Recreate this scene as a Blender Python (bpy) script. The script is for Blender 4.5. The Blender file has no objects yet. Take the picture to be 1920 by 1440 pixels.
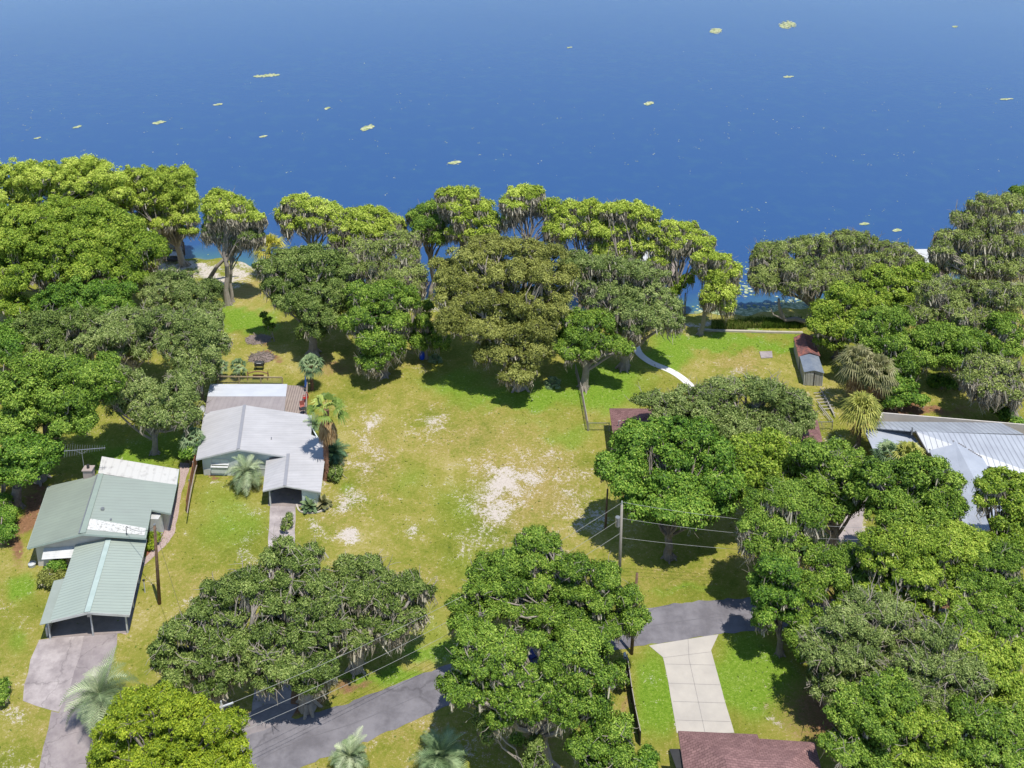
import bpy, math, random
import numpy as np
from mathutils import Vector, Matrix

C = bpy.context.scene.collection
# ------------------------------------------------------------------ camera
H = 68.0
PITCH = math.radians(16.0)
F = 1950.0
PX0, PY0 = 960.0, 159.0
cam_d = bpy.data.cameras.new('camera')
cam = bpy.data.objects.new('camera', cam_d)
C.objects.link(cam)
cam.location = (0, 0, H)
cam.rotation_euler = (math.radians(90) - PITCH, 0, 0)
cam_d.sensor_width = 36.0
cam_d.lens = 36.0 * F / 1920.0
cam_d.shift_y = -(720 - PY0) / 1920.0
cam_d.clip_end = 6000
bpy.context.scene.camera = cam
# ------------------------------------------------------------------ light
SUN_DIR = Vector((0.20, -0.27, 1.0)).normalized()
sun_el = math.asin(SUN_DIR.z)
world = bpy.data.worlds.new("World")
bpy.context.scene.world = world
world.use_nodes = True
wn = world.node_tree.nodes
sky = wn.new('ShaderNodeTexSky')
sky.sky_type = 'NISHITA'
sky.sun_disc = False
sky.sun_elevation = sun_el
sky.sun_rotation = math.atan2(SUN_DIR.x, SUN_DIR.y)
sky.ozone_density = 2.0
sky.dust_density = 0.1
world.node_tree.links.new(sky.outputs[0], wn['Background'].inputs[0])
wn['Background'].inputs[1].default_value = 0.148
sl = bpy.data.lights.new('sun', 'SUN')
sl.energy = 4.6
sl.angle = math.radians(0.5)
sl.color = (1.0, 0.96, 0.89)
so = bpy.data.objects.new('sun', sl)
C.objects.link(so)
so.rotation_euler = SUN_DIR.to_track_quat('Z', 'Y').to_euler()
vs = bpy.context.scene.view_settings
vs.view_transform = 'Standard'
vs.look = 'None'
vs.exposure = 0.40
vs.gamma = 1.0
bpy.context.scene.cycles.max_bounces = 6
bpy.context.scene.cycles.transparent_max_bounces = 8

rng = np.random.default_rng(7)
random.seed(7)
cs, sn = math.cos(PITCH), math.sin(PITCH)


def ray(px, py):
    u = (px - PX0) / F
    v = -(py - PY0) / F
    return Vector((u, cs + v * sn, -sn + v * cs))


def G(px, py, z=0.0):
    """the point at height z seen at this spot of the photo"""
    d = ray(px, py)
    t = (z - H) / d.z
    return Vector((d.x * t, d.y * t, z))


def AY(px, py, y):
    d = ray(px, py)
    t = y / d.y
    return Vector((d.x * t, y, H + d.z * t))


def PIX(x, y, z):
    zc = y * cs - (z - H) * sn
    v = y * sn + (z - H) * cs
    return PX0 + F * x / zc, PY0 - F * v / zc


def scale(p):
    return F / (p[1] * cs - (p[2] - H) * sn)


# ------------------------------------------------------------------ tagging
def tag(o, label=None, cat=None, group=None, kind=None):
    if label: o['label'] = label
    if cat: o['category'] = cat
    if group: o['group'] = group
    if kind: o['kind'] = kind
    return o


def empty(name, loc, label, cat, group=None, rz=0.0):
    o = bpy.data.objects.new(name, None)
    o.empty_display_size = 0.3
    C.objects.link(o)
    o.location = loc
    o.rotation_euler = (0, 0, rz)
    return tag(o, label, cat, group)


def link(name, me, parent=None, keep_world=True):
    o = bpy.data.objects.new(name, me)
    C.objects.link(o)
    if parent:
        o.parent = parent
        if keep_world:
            M = Matrix.Translation(parent.location) @ parent.rotation_euler.to_matrix().to_4x4()
            p = parent.parent
            while p:
                M = (Matrix.Translation(p.location) @ p.rotation_euler.to_matrix().to_4x4()) @ M
                p = p.parent
            o.matrix_parent_inverse = M.inverted()
    return o


# ------------------------------------------------------------------ mesh building
class MB:
    def __init__(s):
        s.v = []; s.f = []; s.m = []

    def add(s, vs_, fs, mi=0):
        b = len(s.v)
        s.v += [tuple(p) for p in vs_]
        for f in fs:
            s.f.append([b + i for i in f]); s.m.append(mi)
        return s

    def box(s, c, d, rz=0.0, mi=0, M=None):
        hx, hy, hz = d[0] / 2, d[1] / 2, d[2] / 2
        R = M or Matrix.Rotation(rz, 3, 'Z')
        vs_ = [Vector(c) + R @ Vector((x * hx, y * hy, z * hz)) for x in (-1, 1) for y in (-1, 1) for z in (-1, 1)]
        return s.add(vs_, [(0, 1, 3, 2), (4, 6, 7, 5), (0, 4, 5, 1), (2, 3, 7, 6), (0, 2, 6, 4), (1, 5, 7, 3)], mi)

    def bar(s, a, b, w, h=None, mi=0):
        a = Vector(a); b = Vector(b); h = h or w
        d = (b - a); L = d.length
        if L < 1e-6: return s
        z = d.normalized()
        up = Vector((0, 0, 1)) if abs(z.z) < .95 else Vector((0, 1, 0))
        x = up.cross(z).normalized(); y = z.cross(x)
        M = Matrix((x, y, z)).transposed()
        return s.box((a + b) / 2, (w, h, L), M=M, mi=mi)

    def tube(s, pts, rad, n=8, mi=0, cap=True):
        pts = [Vector(p) for p in pts]
        if not hasattr(rad, '__len__'): rad = [rad] * len(pts)
        b = len(s.v)
        px = None
        for i, p in enumerate(pts):
            d = (pts[min(i + 1, len(pts) - 1)] - pts[max(i - 1, 0)])
            d = d.normalized() if d.length > 1e-9 else Vector((0, 0, 1))
            if px is None:
                px = (Vector((1, 0, 0)) if abs(d.x) < .9 else Vector((0, 1, 0)))
            x = (px - d * px.dot(d)).normalized(); px = x
            y = d.cross(x)
            for k in range(n):
                a = 2 * math.pi * k / n
                s.v.append(tuple(p + (x * math.cos(a) + y * math.sin(a)) * rad[i]))
        for i in range(len(pts) - 1):
            for k in range(n):
                k2 = (k + 1) % n
                s.f.append([b + i * n + k, b + i * n + k2, b + (i + 1) * n + k2, b + (i + 1) * n + k]); s.m.append(mi)
        if cap:
            s.f.append([b + k for k in range(n)][::-1]); s.m.append(mi)
            e = b + (len(pts) - 1) * n
            s.f.append([e + k for k in range(n)]); s.m.append(mi)
        return s

    def slab(s, pts, th, mi=0):
        """polygon with given 3d corners, extruded down by th"""
        pts = [Vector(p) for p in pts]
        n = len(pts)
        nz = sum((pts[i].x * pts[(i + 1) % n].y - pts[(i + 1) % n].x * pts[i].y) for i in range(n))
        if nz < 0: pts = pts[::-1]
        lo = [p - Vector((0, 0, th)) for p in pts]
        fs = [list(range(n)), list(range(2 * n - 1, n - 1, -1))]
        for i in range(n):
            j = (i + 1) % n
            fs.append([j, i, n + i, n + j])
        return s.add(pts + lo, fs, mi)

    def build(s, name, mat, parent=None, smooth=False):
        me = bpy.data.meshes.new(name)
        me.from_pydata(s.v, [], s.f)
        mats = mat if isinstance(mat, (list, tuple)) else [mat]
        for m in mats: me.materials.append(m)
        if len(mats) > 1:
            me.polygons.foreach_set('material_index', s.m)
        if smooth:
            me.polygons.foreach_set('use_smooth', [True] * len(s.f))
        me.update()
        return link(name, me, parent)


def quads_mesh(name, V, mat, parent=None, attr=None, nv=4, smooth=False):
    """V: (n, nv, 3) separate faces"""
    n = len(V)
    me = bpy.data.meshes.new(name)
    me.vertices.add(n * nv)
    me.vertices.foreach_set('co', np.ascontiguousarray(V, dtype=np.float32).ravel())
    me.loops.add(n * nv)
    me.loops.foreach_set('vertex_index', np.arange(n * nv, dtype=np.int32))
    me.polygons.add(n)
    me.polygons.foreach_set('loop_start', np.arange(0, n * nv, nv, dtype=np.int32))
    me.polygons.foreach_set('loop_total', np.full(n, nv, dtype=np.int32))
    if attr is not None:
        a = me.attributes.new('v', 'FLOAT', 'FACE')
        a.data.foreach_set('value', attr.astype(np.float32))
    me.materials.append(mat)
    me.update(calc_edges=True)
    return link(name, me, parent)


# ------------------------------------------------------------------ materials
def new_mat(name):
    m = bpy.data.materials.new(name)
    m.use_nodes = True
    nt = m.node_tree
    return m, nt, nt.nodes['Principled BSDF']


def N(nt, t, **kw):
    n = nt.nodes.new(t)
    for k, v in kw.items():
        if k.startswith('i_'):
            n.inputs[int(k[2:]) if k[2:].isdigit() else k[2:]].default_value = v
        else:
            setattr(n, k, v)
    return n


def ramp(nt, stops):
    r = nt.nodes.new('ShaderNodeValToRGB')
    e = r.color_ramp.elements
    while len(e) < len(stops): e.new(0.5)
    for i, (p, c) in enumerate(stops):
        e[i].position = p
        e[i].color = (c[0], c[1], c[2], 1)
    return r


def noise(nt, sc, detail=4, rough=.6, vec=None, dist=0.0):
    n = nt.nodes.new('ShaderNodeTexNoise')
    n.inputs['Scale'].default_value = sc
    n.inputs['Detail'].default_value = detail
    n.inputs['Roughness'].default_value = rough
    n.inputs['Distortion'].default_value = dist
    if vec is not None: nt.links.new(vec, n.inputs['Vector'])
    return n


def pos_vec(nt):
    return nt.nodes.new('ShaderNodeNewGeometry').outputs['Position']


def tone(c):
    k = 1 - .34 * min(1, max(0, (max(c) - .18) / .25))
    return tuple(x * k for x in c)


def M_plain(name, c1, c2=None, sc=1.5, rough=.7, metal=0.0, bump=0.0, bsc=8, lo=.35, hi=.65, spec=.4, crack=0):
    m, nt, b = new_mat(name)
    c2 = tone(c2 or tuple(x * .8 for x in c1)); c1 = tone(c1)
    P = pos_vec(nt)
    n = noise(nt, sc, 6, .65, P)
    r = ramp(nt, [(lo, c1), (hi, c2)])
    nt.links.new(n.outputs[0], r.inputs[0])
    out_c = r.outputs[0]
    if crack:
        nd = noise(nt, 1.2, 3, .6, P)
        ad = N(nt, 'ShaderNodeMix', data_type='RGBA', blend_type='ADD'); ad.inputs[0].default_value = .9
        nt.links.new(P, ad.inputs[6]); nt.links.new(nd.outputs['Color'], ad.inputs[7])
        vo = N(nt, 'ShaderNodeTexVoronoi', feature='DISTANCE_TO_EDGE'); vo.inputs['Scale'].default_value = crack
        nt.links.new(ad.outputs[2], vo.inputs['Vector'])
        rc_ = ramp(nt, [(0.0, (.74, .73, .73)), (.004, (.8, .8, .8)), (.009, (1, 1, 1))])
        nt.links.new(vo.outputs['Distance'], rc_.inputs[0])
        n9 = noise(nt, .35, 5, .7, P)
        r9 = ramp(nt, [(.42, (1, 1, 1)), (.60, (.78, .77, .78))]); nt.links.new(n9.outputs[0], r9.inputs[0])
        m1 = N(nt, 'ShaderNodeMix', data_type='RGBA', blend_type='MULTIPLY'); m1.inputs[0].default_value = 1
        nt.links.new(out_c, m1.inputs[6]); nt.links.new(rc_.outputs[0], m1.inputs[7])
        m2_ = N(nt, 'ShaderNodeMix', data_type='RGBA', blend_type='MULTIPLY'); m2_.inputs[0].default_value = 1
        nt.links.new(m1.outputs[2], m2_.inputs[6]); nt.links.new(r9.outputs[0], m2_.inputs[7])
        out_c = m2_.outputs[2]
    nt.links.new(out_c, b.inputs['Base Color'])
    b.inputs['Roughness'].default_value = rough
    b.inputs['Metallic'].default_value = metal
    b.inputs['Specular IOR Level'].default_value = spec
    if bump:
        n2 = noise(nt, bsc, 4, .6, P)
        bp = N(nt, 'ShaderNodeBump')
        bp.inputs['Strength'].default_value = bump
        bp.inputs['Distance'].default_value = .05
        nt.links.new(n2.outputs[0], bp.inputs['Height'])
        nt.links.new(bp.outputs[0], b.inputs['Normal'])
    return m


def M_ribbed(name, c1, c2, direction, spacing, depth=.5, dark=.82, rough=.45, sc=.5, streak=None, metal=0.0, lo=.4, hi=.66, duty=.0):
    """sheet metal with ribs repeating along a horizontal direction; weathering stretched along the ribs"""
    m, nt, b = new_mat(name)
    c1 = tone(c1); c2 = tone(c2)
    P = pos_vec(nt)
    d = Vector((direction[0], direction[1], 0)).normalized()
    dot = N(nt, 'ShaderNodeVectorMath', operation='DOT_PRODUCT')
    nt.links.new(P, dot.inputs[0]); dot.inputs[1].default_value = d
    mul = N(nt, 'ShaderNodeMath', operation='MULTIPLY'); mul.inputs[1].default_value = 2 * math.pi / spacing
    nt.links.new(dot.outputs['Value'], mul.inputs[0])
    si = N(nt, 'ShaderNodeMath', operation='SINE')
    nt.links.new(mul.outputs[0], si.inputs[0])
    rr = N(nt, 'ShaderNodeMapRange')
    rr.inputs['From Min'].default_value = .6; rr.inputs['From Max'].default_value = 1.0
    rr.inputs['To Min'].default_value = 0; rr.inputs['To Max'].default_value = 1
    nt.links.new(si.outputs[0], rr.inputs['Value'])
    # grime: stretched noise
    q = Vector((-d.y, d.x, 0))
    dq = N(nt, 'ShaderNodeVectorMath', operation='DOT_PRODUCT')
    nt.links.new(P, dq.inputs[0]); dq.inputs[1].default_value = q
    cmb = N(nt, 'ShaderNodeCombineXYZ')
    k = N(nt, 'ShaderNodeMath', operation='MULTIPLY'); k.inputs[1].default_value = .22
    nt.links.new(dq.outputs['Value'], k.inputs[0])
    nt.links.new(dot.outputs['Value'], cmb.inputs[0]); nt.links.new(k.outputs[0], cmb.inputs[1])
    n1 = noise(nt, 1.6, 6, .7, cmb.outputs[0])
    n2 = noise(nt, sc, 5, .6, P)
    mx = N(nt, 'ShaderNodeMath', operation='ADD'); nt.links.new(n1.outputs[0], mx.inputs[0]); nt.links.new(n2.outputs[0], mx.inputs[1])
    hf = N(nt, 'ShaderNodeMath', operation='MULTIPLY'); hf.inputs[1].default_value = .5
    nt.links.new(mx.outputs[0], hf.inputs[0])
    r = ramp(nt, [(lo, c1), (hi, c2)])
    nt.links.new(hf.outputs[0], r.inputs[0])
    mixd = N(nt, 'ShaderNodeMix', data_type='RGBA', blend_type='MULTIPLY')
    mixd.inputs[0].default_value = 1.0
    rd = ramp(nt, [(0, (1, 1, 1)), (1, (dark, dark, dark))])
    nt.links.new(rr.outputs[0], rd.inputs[0])
    nt.links.new(r.outputs[0], mixd.inputs[6]); nt.links.new(rd.outputs[0], mixd.inputs[7])
    nt.links.new(mixd.outputs[2], b.inputs['Base Color'])
    bp = N(nt, 'ShaderNodeBump'); bp.inputs['Strength'].default_value = depth; bp.inputs['Distance'].default_value = .03
    nt.links.new(rr.outputs[0], bp.inputs['Height']); nt.links.new(bp.outputs[0], b.inputs['Normal'])
    b.inputs['Roughness'].default_value = rough
    b.inputs['Metallic'].default_value = metal
    return m


def M_leaf(name, dark, mid, light, trans=.25, rough=.55, spec=.25):
    m, nt, b = new_mat(name)
    at = N(nt, 'ShaderNodeAttribute', attribute_name='v')
    r = ramp(nt, [(0.0, dark), (.5, mid), (1.0, light)])
    nt.links.new(at.outputs['Fac'], r.inputs[0])
    nt.links.new(r.outputs[0], b.inputs['Base Color'])
    b.inputs['Roughness'].default_value = rough
    b.inputs['Specular IOR Level'].default_value = spec
    tr = N(nt, 'ShaderNodeBsdfTranslucent')
    nt.links.new(r.outputs[0], tr.inputs['Color'])
    mx = N(nt, 'ShaderNodeMixShader'); mx.inputs[0].default_value = trans
    nt.links.new(b.outputs[0], mx.inputs[1]); nt.links.new(tr.outputs[0], mx.inputs[2])
    nt.links.new(mx.outputs[0], nt.nodes['Material Output'].inputs['Surface'])
    return m


def M_shingle(name, c1, c2):
    m, nt, b = new_mat(name)
    P = pos_vec(nt)
    br = N(nt, 'ShaderNodeTexBrick')
    br.inputs['Color1'].default_value = (*c1, 1); br.inputs['Color2'].default_value = (*c2, 1)
    br.inputs['Mortar'].default_value = (c1[0] * .45, c1[1] * .45, c1[2] * .45, 1)
    br.inputs['Scale'].default_value = 1.0
    br.inputs['Brick Width'].default_value = .34; br.inputs['Row Height'].default_value = .2
    br.inputs['Mortar Size'].default_value = .018
    mp = N(nt, 'ShaderNodeMapping'); mp.inputs['Rotation'].default_value = (0, 0, .05)
    nt.links.new(P, mp.inputs[0]); nt.links.new(mp.outputs[0], br.inputs['Vector'])
    n = noise(nt, .8, 6, .7, P)
    mx = N(nt, 'ShaderNodeMix', data_type='RGBA', blend_type='MULTIPLY'); mx.inputs[0].default_value = 1
    r = ramp(nt, [(.35, (1.1, 1.08, 1.08)), (.7, (.7, .68, .7))])
    nt.links.new(n.outputs[0], r.inputs[0])
    nt.links.new(br.outputs[0], mx.inputs[6]); nt.links.new(r.outputs[0], mx.inputs[7])
    nt.links.new(mx.outputs[2], b.inputs['Base Color'])
    b.inputs['Roughness'].default_value = .95
    b.inputs['Specular IOR Level'].default_value = .1
    return m


MT = {
    'white': M_plain('white_paint', (.74, .74, .73), (.6, .6, .58), 1.2, .6),
    'palewall': M_plain('pale_wall', (.80, .88, .83), (.7, .77, .73), .9, .8),
    'cream': M_plain('cream_wall', (.84, .77, .70), (.72, .66, .6), .9, .8),
    'concrete': M_plain('concrete', (.62, .565, .49), (.52, .475, .42), .5, .85, bump=.2, bsc=12),
    'oldconcrete': M_plain('old_concrete', (.56, .49, .465), (.36, .31, .30), .9, .9, bump=.3, bsc=9, lo=.4, hi=.62, crack=.16),
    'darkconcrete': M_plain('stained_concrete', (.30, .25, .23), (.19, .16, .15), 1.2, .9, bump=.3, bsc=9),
    'asphalt': M_plain('asphalt', (.19, .178, .19), (.135, .127, .137), .35, .9, bump=.5, bsc=30, lo=.3, hi=.7, crack=.07),
    'apron': M_plain('apron', (.26, .23, .23), (.17, .15, .15), 1.5, .9, bump=.4, bsc=14),
    'dark': M_plain('near_black', (.02, .02, .02), (.03, .03, .03)),  # near-black, for the small side roof
    'black': M_plain('black_metal', (.02, .02, .022), (.035, .035, .035), rough=.5),
    'glass': M_plain('window_glass', (.03, .04, .05), (.05, .06, .07), rough=.08, spec=.6),
    'steel': M_plain('galvanised_steel', (.5, .51, .52), (.38, .39, .4), 2, .4, .6),
    'wood': M_plain('weathered_wood', (.33, .27, .23), (.2, .16, .13), 3, .85),
    'deck': M_ribbed('deck_boards', (.37, .30, .26), (.24, .19, .17), (1, .05), .28, .8, .5, .85, 1.5),
    'redfence': M_plain('rust_fence', (.36, .15, .07), (.22, .1, .05), 2, .85),
    'pole': M_plain('pole_wood', (.17, .10, .06), (.09, .055, .035), 4, .9),
    'palepole': M_plain('pale_pole_wood', (.42, .39, .34), (.3, .27, .22), 4, .9),
    'bark': M_plain('bark', (.24, .20, .16), (.12, .10, .08), 3, .95, bump=.6, bsc=6),
    'palebark': M_plain('pale_bark', (.42, .37, .31), (.25, .21, .17), 3, .95, bump=.5, bsc=6),
    'redbark': M_plain('red_bark', (.26, .13, .08), (.15, .08, .05), 3, .95, bump=.5, bsc=6),
    'gravel': M_plain('pink_gravel', (.58, .45, .40), (.25, .17, .15), 9, .95, bump=.6, bsc=12, lo=.4, hi=.66),
    'mulch': M_plain('mulch', (.27, .10, .05), (.14, .06, .035), 7, .95, bump=.6, bsc=10),
    'chimney': M_plain('chimney_block', (.5, .4, .35), (.36, .3, .27), 3, .9),
    'blue': M_plain('blue_plastic', (.02, .10, .75), (.015, .08, .6), rough=.4),
    'blueswim': M_plain('blue_fabric', (.02, .09, .3), (.015, .07, .25), rough=.8),
    'red': M_plain('red_plastic', (.5, .03, .02), (.4, .03, .02), rough=.5),
    'rust': M_plain('rusted_roof', (.30, .11, .08), (.10, .05, .05), 2.2, .85, lo=.4, hi=.6),
    'shedroof': M_plain('shed_roof', (.17, .2, .25), (.32, .36, .42), 1.8, .5, .2),
    'shedwall': M_ribbed('shed_wall', (.52, .52, .47), (.36, .34, .3), (1, .9), .25, .6, .7, .6, 1.3),
    'cable': M_plain('cable', (.33, .33, .31), (.35, .35, .34), rough=.6),
    'blackcable': M_plain('black_cable', (.05, .05, .05), (.04, .04, .04), rough=.6),
    'pads': M_leaf('pads', (.09, .15, .06), (.25, .31, .16), (.50, .53, .34), .1),
    'floaters': M_leaf('floaters', (.20, .25, .10), (.36, .38, .18), (.52, .50, .32), .1),
    'carpaint': M_plain('blue_car_paint', (.01, .015, .10), (.012, .02, .12), rough=.2, metal=.3),
    'tyre': M_plain('tyre', (.02, .02, .02), (.03, .03, .03), rough=.9),
    'lamp': M_plain('lamp_lens', (.6, .6, .6), (.5, .5, .5), rough=.2),
    'moss': M_leaf('spanish_moss', (.15, .13, .095), (.34, .30, .22), (.56, .51, .39), .2, .9, .1),
    'skirt': M_leaf('dead_fronds', (.16, .09, .04), (.34, .22, .10), (.5, .36, .2), .15, .9, .1),
}

# leaf species  (dark, mid, light) leaf tones, spread widened to mimic lit and shaded leaves
SP = {
    'cypress': dict(m=M_leaf('cypress_leaf', (.09, .15, .012), (.35, .46, .045), (.72, .78, .17), .3), rc=.75, n=120, L=.34, W=.20, moss=1.0, bark='palebark', k=2.5, twig=.5, gap=.2),
    'yoak': dict(m=M_leaf('yellow_green_leaf', (.05, .10, .01), (.21, .325, .025), (.50, .58, .09), .3), rc=.85, n=120, L=.36, W=.22, moss=.25, bark='bark', k=.6, twig=.4, gap=.15),
    'darkoak': dict(m=M_leaf('dark_oak_leaf', (.03, .055, .01), (.12, .185, .03), (.35, .42, .12), .2), rc=.75, n=125, L=.32, W=.2, moss=.8, bark='palebark', k=.5, twig=1.0, gap=.2),
    'greyoak': dict(m=M_leaf('grey_oak_leaf', (.045, .075, .018), (.165, .235, .05), (.42, .48, .17), .2), rc=.7, n=115, L=.30, W=.17, moss=.35, bark='palebark', k=.5, twig=1.6, gap=.22),
    'olive': dict(m=M_leaf('olive_brown_leaf', (.055, .07, .012), (.20, .22, .04), (.44, .45, .12), .2), rc=.8, n=120, L=.32, W=.18, moss=.6, bark='palebark', k=.7, twig=.8, gap=.2),
    'laurel': dict(m=M_leaf('laurel_leaf', (.025, .07, .01), (.115, .24, .02), (.34, .47, .07), .25), rc=.8, n=130, L=.34, W=.22, moss=.05, bark='bark', k=.5, twig=.3, gap=.18),
    'lime': dict(m=M_leaf('lime_leaf', (.08, .14, .008), (.24, .33, .018), (.52, .58, .05), .3), rc=.65, n=110, L=.30, W=.18, moss=0, bark='bark', k=.5, twig=.5, gap=.18),
    'midoak': dict(m=M_leaf('mid_oak_leaf', (.025, .065, .008), (.13, .235, .02), (.38, .50, .08), .25), rc=.8, n=125, L=.34, W=.2, moss=.35, bark='palebark', k=.5, twig=.6, gap=.18),
    'mossoak': dict(m=M_leaf('mossy_oak_leaf', (.05, .08, .018), (.20, .26, .05), (.45, .50, .16), .2), rc=.7, n=74, L=.32, W=.18, moss=2.4, bark='palebark', k=.8, twig=1.6, gap=.22),
}


# ------------------------------------------------------------------ foliage generators
def unit(n):
    a = rng.normal(size=(n, 3))
    return a / np.linalg.norm(a, axis=1)[:, None]


def leaf_quads(c, nrm, L, W):
    n = len(c)
    r = unit(n)
    t = np.cross(nrm, r)
    t /= (np.linalg.norm(t, axis=1)[:, None] + 1e-6)
    b = np.cross(nrm, t)
    l = (L * (.45 + 1.1 * rng.random(n)))[:, None] * .5
    w = (W * (.7 + .6 * rng.random(n)))[:, None] * .5
    bend = nrm * (l * .35)
    return np.stack([c - t * l - bend, c + b * w, c + t * l - bend, c - b * w], 1)


def clump_leaves(cc, out, rc, n, flat=.7):
    """cc (m,3) clump centres, out (m,3) outward dirs -> leaf centres, normals, clump ids"""
    m = len(cc)
    cnt = np.maximum(24, (n * 2.1 * (rc / .75) ** 1.8)).astype(int)
    ids = np.repeat(np.arange(m), cnt)
    w = unit(len(ids))
    o = out[ids] + np.array([0, 0, .55])
    o /= np.linalg.norm(o, axis=1)[:, None]
    dp = (w * o).sum(1)
    w = np.where((dp < -.25)[:, None], -w, w)
    r = rc[ids] * (.50 + .56 * rng.random(len(ids)) ** .7) * np.where(rng.random(len(ids)) < .13, 1.35, 1)
    # lumpy outline
    lump = 1 + .22 * np.sin(w[:, 0] * 7 + ids * 1.7) * np.cos(w[:, 1] * 6 + ids)
    p = cc[ids] + w * (r * lump)[:, None] * np.array([1, 1, flat])
    nn = w * 1.0 + o * .5 + np.array([.05, -.08, .25]) + unit(len(ids)) * .95
    nn /= np.linalg.norm(nn, axis=1)[:, None]
    return p, nn, ids


def strands(p, L, W):
    """hanging moss strands from points p: tapered two-piece strips"""
    n = len(p)
    a = rng.random(n) * 6.283
    d = np.stack([np.cos(a), np.sin(a), np.zeros(n)], 1)
    sway = unit(n) * np.array([1, 1, .2]) * (L * .26)[:, None]
    w = W[:, None] * .5
    z = np.zeros((n, 3)); z[:, 2] = 1
    p1 = p - z * (L * .5)[:, None] + sway
    p2 = p - z * L[:, None] - sway * .5
    q1 = np.stack([p - d * w, p + d * w, p1 + d * w * .9, p1 - d * w * .9], 1)
    q2 = np.stack([p1 - d * w * .9, p1 + d * w * .9, p2 + d * w * .15, p2 - d * w * .15], 1)
    return np.concatenate([q1, q2])


def limb_path(a, b, n=6, wob=.12, sag=.0):
    a = Vector(a); b = Vector(b)
    L = (b - a).length
    pts = []
    o = Vector((random.uniform(-1, 1), random.uniform(-1, 1), random.uniform(0, 1))) * L * wob
    for i in range(n + 1):
        t = i / n
        p = a.lerp(b, t) + o * math.sin(math.pi * t)
        if 0 < i < n: p += Vector([random.uniform(-1, 1) for _ in range(3)]) * L * .03
        pts.append(p)
    return pts


def twigs(mb, cc, out, cnt, Lr=(.8, 2.0), r=.03):
    """bare crooked branch tips that stick out of the crown"""
    for _ in range(cnt):
        i = random.randrange(len(cc))
        c = Vector(cc[i]); o = Vector(out[i]); o.z = abs(o.z) + .2
        L = random.uniform(*Lr)
        p = c - o * .3
        pts = [p.copy()]
        d = (o + Vector(unit(1)[0]) * .9).normalized()
        for k in range(4):
            p = p + d * L / 4
            pts.append(p.copy())
            d = (d + Vector(unit(1)[0]) * .55).normalized()
        mb.tube(pts, [r * 1.3, r, r * .8, r * .6, r * .35], 4, cap=False)
        if random.random() < .6:
            e = pts[2] + (d + Vector(unit(1)[0]) * .8).normalized() * L * .5
            mb.tube([pts[2], (pts[2] + e) / 2 + Vector(unit(1)[0]) * .06, e], [r * .7, r * .5, r * .3], 4, cap=False)


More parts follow.
